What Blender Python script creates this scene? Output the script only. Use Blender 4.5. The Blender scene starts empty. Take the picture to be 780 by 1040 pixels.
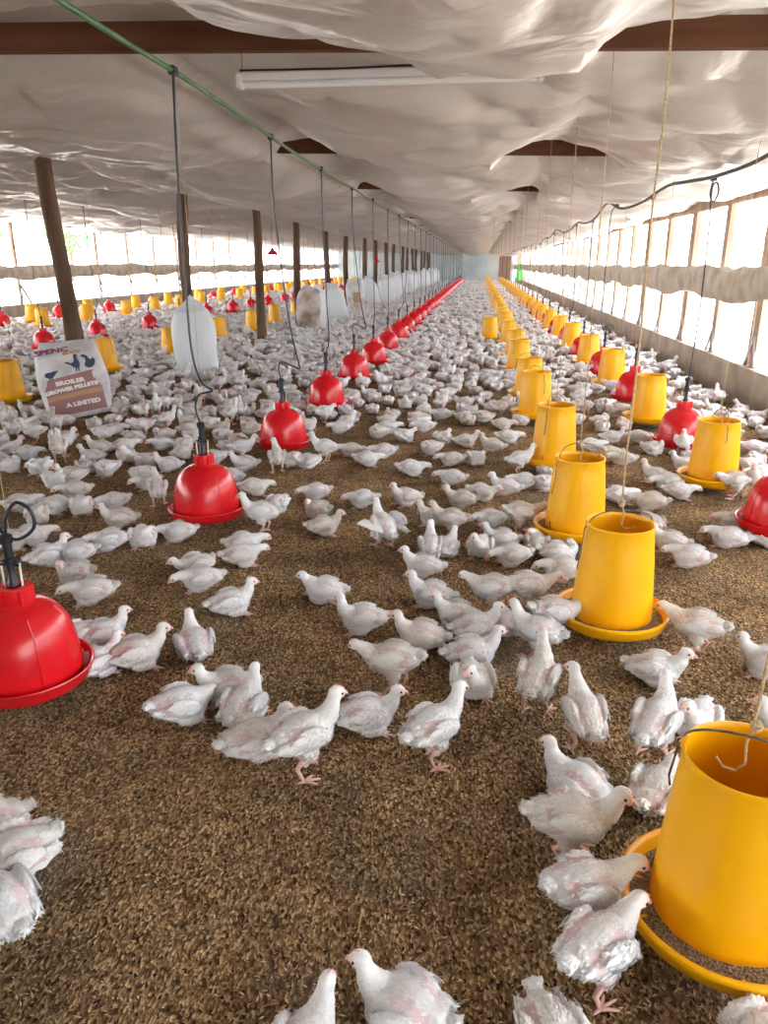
import bpy, bmesh, math, random
import numpy as np
from mathutils import Vector, Matrix, noise

sc = bpy.context.scene
COL = sc.collection
PI = math.pi
# ------------------------------------------------------------------ camera
FPX = 760.0; CAMH = 1.35
PITCH = math.radians(18.34); YAW = math.radians(6.98)
cam_d = bpy.data.cameras.new('camera'); cam = bpy.data.objects.new('camera', cam_d); COL.objects.link(cam)
cam_d.sensor_fit = 'VERTICAL'; cam_d.sensor_height = 36; cam_d.lens = FPX / 1040 * 36
cam_d.clip_start = .02; cam_d.clip_end = 400
cam.location = (0, 0, CAMH); cam.rotation_euler = (PI / 2 - PITCH, 0, YAW)
sc.camera = cam
# ------------------------------------------------------------------ world and light
w = bpy.data.worlds.new('sky'); sc.world = w; w.use_nodes = True
nt = w.node_tree; bg = nt.nodes['Background']
tc = nt.nodes.new('ShaderNodeTexCoord'); sp = nt.nodes.new('ShaderNodeSeparateXYZ'); rp = nt.nodes.new('ShaderNodeValToRGB')
nt.links.new(tc.outputs['Generated'], sp.inputs[0]); nt.links.new(sp.outputs['Z'], rp.inputs[0]); nt.links.new(rp.outputs[0], bg.inputs[0])
rp.color_ramp.elements[0].position = 0.0; rp.color_ramp.elements[0].color = (1, .995, .985, 1)
rp.color_ramp.elements[1].position = .6; rp.color_ramp.elements[1].color = (.80, .90, 1, 1)
bg.inputs[1].default_value = 3.4
sd = bpy.data.lights.new('sun', 'SUN'); sun = bpy.data.objects.new('sun', sd); COL.objects.link(sun)
sd.energy = 7.0; sd.angle = math.radians(4); sd.color = (1, .96, .91)
sun.rotation_euler = (math.radians(8), math.radians(14), 0)
vs = sc.view_settings
vs.view_transform = 'Standard'; vs.look = 'None'; vs.gamma = 1; vs.use_curve_mapping = False
vs.exposure = 1.78
try:
    sc.cycles.use_denoising = True; sc.cycles.denoiser = 'OPENIMAGEDENOISE'
    sc.cycles.max_bounces = 8; sc.cycles.diffuse_bounces = 6; sc.cycles.glossy_bounces = 2; sc.cycles.transmission_bounces = 3
    sc.cycles.caustics_reflective = False; sc.cycles.caustics_refractive = False
except Exception: pass

# ------------------------------------------------------------------ projection helpers (pixel of the photo -> ground point)
def ray(x, y):
    xx = (x - 390) / FPX; yy = (520 - y) / FPX
    f = math.cos(PITCH) + math.sin(PITCH) * yy; u = -math.sin(PITCH) + math.cos(PITCH) * yy
    return (xx * math.cos(YAW) - f * math.sin(YAW), xx * math.sin(YAW) + f * math.cos(YAW), u)
def ground(x, y, z=0):
    r = ray(x, y); s = (z - CAMH) / r[2]
    return r[0] * s, r[1] * s
def pix(X, Y, Z=0):
    lat = X * math.cos(YAW) + Y * math.sin(YAW); f = -X * math.sin(YAW) + Y * math.cos(YAW); u = Z - CAMH
    d = f * math.cos(PITCH) - u * math.sin(PITCH); v = f * math.sin(PITCH) + u * math.cos(PITCH)
    if d < .1: return (-999, -999)
    return 390 + FPX * lat / d, 520 - FPX * v / d

def gz(x, y):
    return .008 * math.sin(2.1 * x + 1.3 * y) + .007 * math.sin(3.7 * x - 2.9 * y + 1) + .005 * math.sin(6.1 * x + 5.2 * y + 2)
RX, LX, BY, FY = 2.68, -11.5, 62.0, -8.0
PXL = -3.9
def zb(x):
    return 2.30 - .024 * (x - PXL) if x > PXL else 2.30 + .025 * (PXL - x)
BY0, BST = .42, 3.24
rnd = random.Random(7)

# ------------------------------------------------------------------ materials
def mat(name, color, rough=.6, spec=.5, metal=0.0, coat=0.0):
    m = bpy.data.materials.new(name); m.use_nodes = True
    b = m.node_tree.nodes['Principled BSDF']
    b.inputs['Base Color'].default_value = (*color, 1); b.inputs['Roughness'].default_value = rough
    b.inputs['Specular IOR Level'].default_value = spec; b.inputs['Metallic'].default_value = metal
    b.inputs['Coat Weight'].default_value = coat
    return m
def N(m, t, **kw):
    n = m.node_tree.nodes.new(t)
    for k, v in kw.items():
        if k.startswith('i_'): n.inputs[k[2:].replace('_', ' ')].default_value = v
        else: setattr(n, k, v)
    return n
def L(m, a, b): m.node_tree.links.new(a, b)
def noisy(m, c1, c2, scale, detail=4, lo=.35, hi=.65, bump=.0, bscale=None, mapscale=None, rough=None, dist=.02):
    b = m.node_tree.nodes['Principled BSDF']
    t = N(m, 'ShaderNodeTexCoord'); src = t.outputs['Object']
    if mapscale:
        mp = N(m, 'ShaderNodeMapping'); mp.inputs['Scale'].default_value = mapscale; L(m, src, mp.inputs[0]); src = mp.outputs[0]
    n = N(m, 'ShaderNodeTexNoise', i_Scale=scale, i_Detail=detail); L(m, src, n.inputs['Vector'])
    r = N(m, 'ShaderNodeValToRGB'); r.color_ramp.elements[0].position = lo; r.color_ramp.elements[1].position = hi
    r.color_ramp.elements[0].color = (*c1, 1); r.color_ramp.elements[1].color = (*c2, 1)
    L(m, n.outputs[0], r.inputs[0]); L(m, r.outputs[0], b.inputs['Base Color'])
    if bump:
        n2 = N(m, 'ShaderNodeTexNoise', i_Scale=bscale or scale, i_Detail=6); L(m, src, n2.inputs['Vector'])
        bp = N(m, 'ShaderNodeBump', i_Strength=bump, i_Distance=dist); L(m, n2.outputs[0], bp.inputs['Height']); L(m, bp.outputs[0], b.inputs['Normal'])
    return m
M = {}
M['yellow'] = noisy(mat('yellow_plastic', (.9, .5, .0), .38, .5), (.90, .43, .0), (.96, .49, .0), 6, 3, .3, .7)
M['red'] = noisy(mat('red_plastic', (.7, .01, .02), .22, .5), (.62, .006, .012), (.74, .012, .02), 5, 3, .3, .7)
M['black'] = mat('black_plastic', (.012, .014, .02), .4)
M['hose'] = mat('black_hose', (.016, .018, .03), .45)
M['white_pl'] = mat('white_plastic', (.8, .8, .8), .4)
M['clear'] = mat('grey_plastic', (.45, .48, .5), .3)
M['wire'] = noisy(mat('rusty_wire', (.12, .1, .09), .6, metal=.3), (.06, .045, .04), (.2, .16, .13), 60, 3)
M['twine'] = noisy(mat('twine', (.5, .36, .2), .9, .1), (.34, .24, .13), (.62, .48, .3), 150, 3)
M['wood'] = noisy(mat('rough_wood', (.1, .06, .04), .85, .2), (.07, .038, .024), (.21, .13, .085), 9, 6, .3, .75, .5, 26, (1, 1, .16))
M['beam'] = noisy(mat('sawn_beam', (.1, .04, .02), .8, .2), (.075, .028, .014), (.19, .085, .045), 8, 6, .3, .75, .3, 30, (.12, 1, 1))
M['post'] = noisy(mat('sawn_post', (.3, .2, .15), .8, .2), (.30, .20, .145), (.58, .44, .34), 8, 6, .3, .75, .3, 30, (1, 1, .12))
M['plate'] = noisy(mat('galvanised_strip', (.4, .42, .45), .45, metal=.5), (.3, .32, .35), (.5, .52, .55), 20)
M['concrete'] = noisy(mat('concrete', (.3, .26, .22), .9, .2), (.30, .255, .205), (.48, .43, .36), 3.5, 8, .3, .7, .35, 30)
M['tarp'] = noisy(mat('rolled_tarp', (.5, .45, .38), .8, .2), (.33, .285, .235), (.55, .50, .43), 5, 6, .3, .7, .5, 14)
M['green'] = noisy(mat('green_pipe', (.07, .2, .07), .5), (.035, .11, .04), (.08, .19, .07), 10)
M['darkpipe'] = mat('dark_pipe', (.05, .055, .045), .5)
M['sack'] = mat('white_woven_sack', (.72, .76, .80), .55, .3)
M['sackprint'] = mat('mauve_print', (.36, .19, .19), .6, .3)
M['sacktan'] = mat('tan_print', (.5, .30, .16), .6, .3)
M['ink'] = mat('dark_blue_ink', (.05, .07, .13), .6, .3)
M['inkpurple'] = mat('purple_ink', (.30, .07, .16), .6, .3)
M['inkwhite'] = mat('white_ink', (.8, .78, .78), .6, .3)
M['sackdull'] = noisy(mat('soiled_sack', (.4, .34, .3), .7, .2), (.28, .19, .15), (.62, .58, .55), 4, 5, .35, .6)
M['eye'] = mat('dark_eye', (.01, .01, .015), .12)
M['beak'] = mat('pink_beak', (.75, .42, .36), .45)
M['comb'] = mat('red_comb', (.72, .20, .20), .6)
M['endwall'] = noisy(mat('grey_plaster', (.4, .45, .46), .8, .2), (.36, .41, .43), (.5, .55, .56), .8, 5)
M['dirt'] = noisy(mat('pale_dirt', (.6, .5, .42), .95, .1), (.52, .47, .41), (.72, .67, .62), 1.2, 6)
M['leaf'] = noisy(mat('tree_leaves', (.1, .3, .08), .7, .2), (.09, .26, .07), (.22, .45, .16), 2, 5)
M['greencloth'] = mat('green_cloth', (.08, .55, .12), .8, .2)
M['shedwall'] = mat('pale_shed_wall', (.7, .68, .66), .8, .2)
M['shedroof'] = mat('blue_grey_roof', (.35, .42, .5), .6, .2)
M['feed'] = noisy(mat('feed_crumble', (.2, .15, .1), .95, .1), (.09, .06, .04), (.42, .34, .25), 220, 3, .35, .65, .9, 200, dist=.01)
for k in ('sack',):
    m = M[k]; b = m.node_tree.nodes['Principled BSDF']
    t = N(m, 'ShaderNodeTexCoord'); n = N(m, 'ShaderNodeTexNoise', i_Scale=7.0, i_Detail=5.0, i_Distortion=.8); L(m, t.outputs['Object'], n.inputs['Vector'])
    bp = N(m, 'ShaderNodeBump', i_Strength=.5, i_Distance=.03); L(m, n.outputs[0], bp.inputs['Height']); L(m, bp.outputs[0], b.inputs['Normal'])

# plumage: colour from an attribute, small random tint
def plumage(name):
    m = mat(name, (.8, .8, .78), .85, .15); b = m.node_tree.nodes['Principled BSDF']
    a = N(m, 'ShaderNodeVertexColor', layer_name='Col'); t = N(m, 'ShaderNodeTexCoord')
    n = N(m, 'ShaderNodeTexNoise', i_Scale=55.0, i_Detail=4.0); L(m, t.outputs['Object'], n.inputs['Vector'])
    bp = N(m, 'ShaderNodeBump', i_Strength=.45, i_Distance=.006); L(m, n.outputs[0], bp.inputs['Height']); L(m, bp.outputs[0], b.inputs['Normal'])
    oi = N(m, 'ShaderNodeObjectInfo'); r = N(m, 'ShaderNodeValToRGB')
    r.color_ramp.elements[0].color = (.90, .86, .80, 1); r.color_ramp.elements[1].color = (1, 1, 1, 1)
    r.color_ramp.elements[0].position = 0; r.color_ramp.elements[1].position = .6
    L(m, oi.outputs['Random'], r.inputs[0])
    mx = N(m, 'ShaderNodeMixRGB', blend_type='MULTIPLY'); mx.inputs[0].default_value = 1
    L(m, a.outputs[0], mx.inputs[1]); L(m, r.outputs[0], mx.inputs[2]); L(m, mx.outputs[0], b.inputs['Base Color'])
    b.inputs['Subsurface Weight'].default_value = 0.0
    return m
M['plumage'] = plumage('white_plumage')

# litter floor
def litter_mat():
    m = mat('rice_husk_litter', (.2, .13, .07), .95, .1); b = m.node_tree.nodes['Principled BSDF']
    t = N(m, 'ShaderNodeTexCoord')
    v = N(m, 'ShaderNodeTexVoronoi', i_Scale=170.0); v.feature = 'F1'; v.inputs['Randomness'].default_value = 1
    mp = N(m, 'ShaderNodeMapping'); mp.inputs['Scale'].default_value = (1, .6, 1); L(m, t.outputs['Object'], mp.inputs[0]); L(m, mp.outputs[0], v.inputs['Vector'])
    sepc = N(m, 'ShaderNodeSeparateColor'); L(m, v.outputs['Color'], sepc.inputs[0])
    r1 = N(m, 'ShaderNodeValToRGB'); e = r1.color_ramp
    e.elements[0].position = 0; e.elements[0].color = (.055, .032, .018, 1); e.elements[1].position = 1; e.elements[1].color = (.66, .48, .29, 1)
    x = e.elements.new(.3); x.color = (.19, .118, .064, 1); x = e.elements.new(.75); x.color = (.36, .235, .128, 1)
    L(m, sepc.outputs[0], r1.inputs[0])
    n = N(m, 'ShaderNodeTexNoise', i_Scale=2.2, i_Detail=6.0, i_Roughness=.65); L(m, t.outputs['Object'], n.inputs['Vector'])
    r2 = N(m, 'ShaderNodeValToRGB'); r2.color_ramp.elements[0].position = .36; r2.color_ramp.elements[1].position = .62
    r2.color_ramp.elements[0].color = (.50, .48, .46, 1); r2.color_ramp.elements[1].color = (1.3, 1.26, 1.16, 1); L(m, n.outputs[0], r2.inputs[0])
    mx = N(m, 'ShaderNodeMixRGB', blend_type='MULTIPLY'); mx.inputs[0].default_value = 1
    L(m, r1.outputs[0], mx.inputs[1]); L(m, r2.outputs[0], mx.inputs[2])
    n3 = N(m, 'ShaderNodeTexNoise', i_Scale=3.4, i_Detail=5.0); mp3 = N(m, 'ShaderNodeMapping'); mp3.inputs['Location'].default_value = (7, 3, 0)
    L(m, t.outputs['Object'], mp3.inputs[0]); L(m, mp3.outputs[0], n3.inputs['Vector'])
    r3 = N(m, 'ShaderNodeValToRGB'); r3.color_ramp.elements[0].position = .56; r3.color_ramp.elements[1].position = .72
    r3.color_ramp.elements[0].color = (0, 0, 0, 1); r3.color_ramp.elements[1].color = (.6, .6, .6, 1); L(m, n3.outputs[0], r3.inputs[0])
    mx2 = N(m, 'ShaderNodeMixRGB'); mx2.inputs[2].default_value = (.22, .19, .16, 1)
    L(m, r3.outputs[0], mx2.inputs[0]); L(m, mx.outputs[0], mx2.inputs[1]); L(m, mx2.outputs[0], b.inputs['Base Color'])
    nb = N(m, 'ShaderNodeTexNoise', i_Scale=70.0, i_Detail=5.0); L(m, t.outputs['Object'], nb.inputs['Vector'])
    ad = N(m, 'ShaderNodeMath', operation='ADD'); L(m, v.outputs['Distance'], ad.inputs[0]); L(m, nb.outputs[0], ad.inputs[1])
    bp = N(m, 'ShaderNodeBump', i_Strength=.8, i_Distance=.012); L(m, ad.outputs[0], bp.inputs['Height']); L(m, bp.outputs[0], b.inputs['Normal'])
    return m
M['litter'] = litter_mat()
def sheet_mat():
    m = mat('plastic_ceiling_sheet', (.6, .56, .53), .30, .6); b = m.node_tree.nodes['Principled BSDF']
    t = N(m, 'ShaderNodeTexCoord')
    n = N(m, 'ShaderNodeTexNoise', i_Scale=.9, i_Detail=7.0, i_Roughness=.6); L(m, t.outputs['Object'], n.inputs['Vector'])
    r = N(m, 'ShaderNodeValToRGB'); r.color_ramp.elements[0].position = .3; r.color_ramp.elements[1].position = .7
    r.color_ramp.elements[0].color = (.60, .55, .51, 1); r.color_ramp.elements[1].color = (.74, .70, .67, 1)
    L(m, n.outputs[0], r.inputs[0]); L(m, r.outputs[0], b.inputs['Base Color'])
    mp = N(m, 'ShaderNodeMapping'); mp.inputs['Scale'].default_value = (1, 1.5, 1); mp.inputs['Rotation'].default_value = (0, 0, .6)
    L(m, t.outputs['Object'], mp.inputs[0])
    n1 = N(m, 'ShaderNodeTexNoise', i_Scale=1.7, i_Detail=3.5, i_Distortion=1.0); L(m, mp.outputs[0], n1.inputs['Vector'])
    bp = N(m, 'ShaderNodeBump', i_Strength=.55, i_Distance=.09); L(m, n1.outputs[0], bp.inputs['Height'])
    n2 = N(m, 'ShaderNodeTexNoise', i_Scale=5.0, i_Detail=5.0, i_Distortion=1.4); L(m, t.outputs['Object'], n2.inputs['Vector'])
    bp2 = N(m, 'ShaderNodeBump', i_Strength=.22, i_Distance=.025); L(m, n2.outputs[0], bp2.inputs['Height']); L(m, bp.outputs[0], bp2.inputs['Normal'])
    L(m, bp2.outputs[0], b.inputs['Normal'])
    tr = N(m, 'ShaderNodeBsdfTranslucent'); tr.inputs[0].default_value = (.75, .70, .66, 1)
    mix = N(m, 'ShaderNodeMixShader'); mix.inputs[0].default_value = .10
    out = m.node_tree.nodes['Material Output']
    L(m, b.outputs[0], mix.inputs[1]); L(m, tr.outputs[0], mix.inputs[2]); L(m, mix.outputs[0], out.inputs[0])
    return m
M['sheet'] = sheet_mat()

# ------------------------------------------------------------------ mesh helpers
class MB:
    def __init__(s): s.v = []; s.f = []; s.mi = []
    def add(s, vs_, fs_, mi=0):
        o = len(s.v); s.v.extend([tuple(p) for p in vs_]); s.f.extend([tuple(i + o for i in f) for f in fs_]); s.mi.extend([mi] * len(fs_)); return s
    def box(s, c, d, rot=None, mi=0):
        vs_ = [Vector((x * d[0] / 2, y * d[1] / 2, z * d[2] / 2)) for x in (-1, 1) for y in (-1, 1) for z in (-1, 1)]
        if rot is not None: vs_ = [rot @ p for p in vs_]
        vs_ = [p + Vector(c) for p in vs_]
        return s.add(vs_, [(0, 1, 3, 2), (4, 6, 7, 5), (0, 4, 5, 1), (2, 3, 7, 6), (0, 2, 6, 4), (1, 5, 7, 3)], mi)
    def beam(s, a, b, w_, h_, mi=0):
        a = Vector(a); b = Vector(b); d = (b - a); q = d.to_track_quat('X', 'Z').to_matrix()
        return s.box((a + b) / 2, (d.length, w_, h_), q, mi)
    def tube(s, pts, r, seg=8, mi=0, caps=True):
        pts = [Vector(p) for p in pts]; n = len(pts); rs = r if isinstance(r, (list, tuple)) else [r] * n
        vs_ = []; fs_ = []; prev = None
        for i, p in enumerate(pts):
            t = (pts[min(i + 1, n - 1)] - pts[max(i - 1, 0)]).normalized()
            if prev is None:
                u = t.cross(Vector((0, 0, 1)));
                if u.length < .05: u = t.cross(Vector((1, 0, 0)))
            else: u = prev - t * prev.dot(t)
            u.normalize(); prev = u; v_ = t.cross(u)
            for k in range(seg):
                a = 2 * PI * k / seg; vs_.append(p + (u * math.cos(a) + v_ * math.sin(a)) * rs[i])
        for i in range(n - 1):
            for k in range(seg):
                k2 = (k + 1) % seg; fs_.append((i * seg + k, i * seg + k2, (i + 1) * seg + k2, (i + 1) * seg + k))
        if caps: fs_.append(tuple(range(seg))[::-1]); fs_.append(tuple((n - 1) * seg + k for k in range(seg)))
        return s.add(vs_, fs_, mi)
    def lathe(s, prof, seg=40, c=(0, 0, 0), mi=0, closed=False):
        vs_ = []; fs_ = []; n = len(prof)
        for (r, z) in prof:
            for k in range(seg):
                a = 2 * PI * k / seg; vs_.append((c[0] + r * math.cos(a), c[1] + r * math.sin(a), c[2] + z))
        for i in range(n if closed else n - 1):
            j = (i + 1) % n
            for k in range(seg):
                k2 = (k + 1) % seg; fs_.append((i * seg + k, i * seg + k2, j * seg + k2, j * seg + k))
        return s.add(vs_, fs_, mi)
    def ell(s, c, r, rot=None, nu=20, nv=12, mi=0):
        vs_ = []; fs_ = []
        for j in range(1, nv):
            th = PI * j / nv
            for i in range(nu):
                a = 2 * PI * i / nu; vs_.append(Vector((r[0] * math.sin(th) * math.cos(a), r[1] * math.sin(th) * math.sin(a), r[2] * math.cos(th))))
        vs_.append(Vector((0, 0, r[2]))); vs_.append(Vector((0, 0, -r[2]))); T = len(vs_) - 2
        if rot is not None: vs_ = [rot @ p for p in vs_]
        vs_ = [p + Vector(c) for p in vs_]
        for j in range(nv - 2):
            for i in range(nu):
                i2 = (i + 1) % nu; fs_.append((j * nu + i, (j + 1) * nu + i, (j + 1) * nu + i2, j * nu + i2))
        for i in range(nu):
            i2 = (i + 1) % nu; fs_.append((T, i, i2)); fs_.append((T + 1, (nv - 2) * nu + i2, (nv - 2) * nu + i))
        return s.add(vs_, fs_, mi)
    def mesh(s, name, mats, smooth=True, fix=True):
        me = bpy.data.meshes.new(name); me.from_pydata(s.v, [], s.f)
        for m in (mats if isinstance(mats, (list, tuple)) else [mats]): me.materials.append(m)
        me.polygons.foreach_set('material_index', s.mi)
        if fix:
            bm = bmesh.new(); bm.from_mesh(me); bmesh.ops.recalc_face_normals(bm, faces=bm.faces); bm.to_mesh(me); bm.free()
        if smooth: me.polygons.foreach_set('use_smooth', [True] * len(me.polygons)); me.set_sharp_from_angle(angle=math.radians(40))
        me.update(); return me
    def build(s, name, mats, parent=None, smooth=True, loc=None, fix=True):
        return mk(name, s.mesh(name, mats, smooth, fix), parent, loc)
def mk(name, me, parent=None, loc=None):
    o = bpy.data.objects.new(name, me); COL.objects.link(o)
    if parent is not None: o.parent = parent
    if loc is not None: o.location = loc
    return o
def tag(o, label=None, cat=None, group=None, kind=None):
    if label: o['label'] = label
    if cat: o['category'] = cat
    if group: o['group'] = group
    if kind: o['kind'] = kind
    return o
def copy_tree(o, parent=None, loc=None):
    c = o.copy(); COL.objects.link(c); c.parent = parent
    if loc is not None: c.location = loc
    for ch in o.children: copy_tree(ch, c)
    return c
def grid_mesh(xs, ys, zf):
    X, Y = np.meshgrid(xs, ys); nx, ny = len(xs), len(ys)
    v = [(float(x), float(y), zf(float(x), float(y))) for y in ys for x in xs]
    f = [(j * nx + i, j * nx + i + 1, (j + 1) * nx + i + 1, (j + 1) * nx + i) for j in range(ny - 1) for i in range(nx - 1)]
    return v, f
def text_mesh(txt, size, bold=.0):
    cu = bpy.data.curves.new('t', 'FONT'); cu.body = txt; cu.size = size; cu.offset = bold; cu.resolution_u = 2
    o = bpy.data.objects.new('t', cu); COL.objects.link(o)
    me = bpy.data.meshes.new_from_object(o.evaluated_get(bpy.context.evaluated_depsgraph_get()))
    bpy.data.objects.remove(o); bpy.data.curves.remove(cu)
    bm = bmesh.new(); bm.from_mesh(me); bmesh.ops.triangulate(bm, faces=bm.faces)
    bmesh.ops.subdivide_edges(bm, edges=[e for e in bm.edges if e.calc_length() > .03], cuts=2)
    vs_ = [v.co.copy() for v in bm.verts]; fs_ = [[v.index for v in f.verts] for f in bm.faces]; bm.free(); bpy.data.meshes.remove(me)
    return vs_, fs_

# ================================================================== THE SETTING
xs = np.arange(LX, RX + .05, .09); ys = np.concatenate([np.arange(FY, 14, .07), np.arange(14, BY + .5, .4)])
def fz(x, y):
    z = gz(x, y)
    if y < 9: z += .007 * noise.noise(Vector((x * 9, y * 9, 0))) + .006 * noise.noise(Vector((x * 23, y * 23, 5)))
    return z - .004
v_, f_ = grid_mesh(xs, ys, fz)
tag(MB().add(v_, f_).build('floor', M['litter'], fix=False), kind='structure')
o = MB().add([(-90, -30, -.12), (90, -30, -.12), (90, 150, -.12), (-90, 150, -.12)], [(0, 1, 2, 3)]).build('ground', M['dirt'], smooth=False, fix=False); tag(o, kind='structure')

# loose husks on top of the litter near the camera: uncountable
def husks():
    R = np.random.default_rng(5); n = 62000
    Y = .75 + 3.6 * R.random(n) ** 1.5; X = (R.random(n) - .5) * (1.6 + Y * 1.15) - .10 * Y
    X = np.clip(X, -3.6, 2.45)
    Z = np.array([fz(float(a), float(b)) for a, b in zip(X, Y)])
    az = R.random(n) * 2 * PI; tilt = (R.random(n) - .4) * .9; ln = .0045 + R.random(n) * .004; wd = ln * .30
    d = np.stack([np.cos(az) * np.cos(tilt), np.sin(az) * np.cos(tilt), np.sin(tilt)], 1)
    s_ = np.stack([-np.sin(az), np.cos(az), np.zeros(n)], 1); u = np.cross(d, s_); u[u[:, 2] < 0] *= -1
    c = np.stack([X, Y, Z + .0025], 1)
    P = np.stack([c - d * ln[:, None], c + s_ * wd[:, None], c + d * ln[:, None], c - s_ * wd[:, None], c + u * (wd * .8)[:, None]], 1).reshape(-1, 3)
    fb = np.array([[0, 1, 4], [1, 2, 4], [2, 3, 4], [3, 0, 4]])
    Fc = (fb[None] + (np.arange(n) * 5)[:, None, None]).reshape(-1, 3)
    me = bpy.data.meshes.new('loose_rice_husks'); me.vertices.add(len(P)); me.vertices.foreach_set('co', P.ravel())
    me.loops.add(len(Fc) * 3); me.loops.foreach_set('vertex_index', Fc.ravel()); me.polygons.add(len(Fc))
    me.polygons.foreach_set('loop_start', np.arange(len(Fc)) * 3)
    pal = np.array([[.62, .44, .26], [.48, .32, .17], [.33, .21, .11], [.20, .12, .065], [.74, .60, .40], [.12, .075, .045]])
    ci = R.choice(6, n, p=[.16, .25, .27, .18, .05, .09])
    me.update(calc_edges=True)
    ca = me.color_attributes.new('Col', 'FLOAT_COLOR', 'POINT'); cc = np.ones((n, 5, 4)); pt = np.array([.72 + .5 * noise.noise(Vector((float(a) * 2.2, float(b) * 2.2, 3))) + .5 * noise.noise(Vector((float(a) * 7, float(b) * 7, 3))) for a, b in zip(X, Y)]); cc[:, :, :3] = (pal[ci] * np.clip(pt + .25, .45, 1.25)[:, None])[:, None]
    ca.data.foreach_set('color', cc.ravel())
    hm = mat('loose_husk', (.3, .2, .1), .9, .15); a = N(hm, 'ShaderNodeVertexColor', layer_name='Col'); L(hm, a.outputs[0], hm.node_tree.nodes['Principled BSDF'].inputs['Base Color'])
    me.materials.append(hm)
    tag(mk('loose_rice_husks', me), 'loose brown rice husks scattered over the bare litter in the foreground', 'rice husks', kind='stuff')
husks()

# low kerb walls
def kerb(name, x0, x1):
    m_ = MB(); ys_ = list(np.arange(FY, BY + .1, 1.3)); h = .37
    vs_ = []; fs_ = []
    for y in ys_:
        j = .008 * math.sin(y * 3.1)
        vs_ += [(x0 + j, y, -.12), (x0 + j, y, h), (x1 + j, y, h), (x1 + j, y, -.12)]
    for i in range(len(ys_) - 1):
        for k in range(3): fs_.append((i * 4 + k, i * 4 + k + 1, i * 4 + 4 + k + 1, i * 4 + 4 + k))
    fs_ += [(0, 1, 2, 3), tuple(len(vs_) - 4 + k for k in range(4))]
    tag(m_.add(vs_, fs_).build(name, M['concrete'], smooth=False), kind='structure')
kerb('wall_right', RX - .02, RX + .16); kerb('wall_left', LX - .14, LX + .02)
# end wall
o = MB().add([(LX - .2, BY, -.1), (RX + .2, BY, -.1), (RX + .2, BY, 2.5), (-4.4, BY, 3.3), (LX - .2, BY, 2.9),
              (LX - .2, BY + .2, -.1), (RX + .2, BY + .2, -.1), (RX + .2, BY + .2, 2.5), (-4.4, BY + .2, 3.3), (LX - .2, BY + .2, 2.9)],
             [(0, 1, 2, 3, 4), (9, 8, 7, 6, 5), (0, 5, 6, 1), (1, 6, 7, 2), (2, 7, 8, 3), (3, 8, 9, 4), (4, 9, 5, 0)]).build('wall_back', M['endwall'], smooth=False); tag(o, kind='structure')
o = MB().box(((LX + RX) / 2, FY - .1, 1.1), (RX - LX + .4, .2, 2.4)).build('added_wall_front', M['endwall'], smooth=False); tag(o, kind='structure')  # unseen wall behind the camera, added to block rear light and darken the foreground
o = MB().box((1.9, BY - .03, 1.0), (.9, .06, 2.0)).box((1.9, BY - .07, 1.0), (.06, .03, 1.9)).build('door_1', M['beam'], smooth=False); tag(o, kind='structure')

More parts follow.
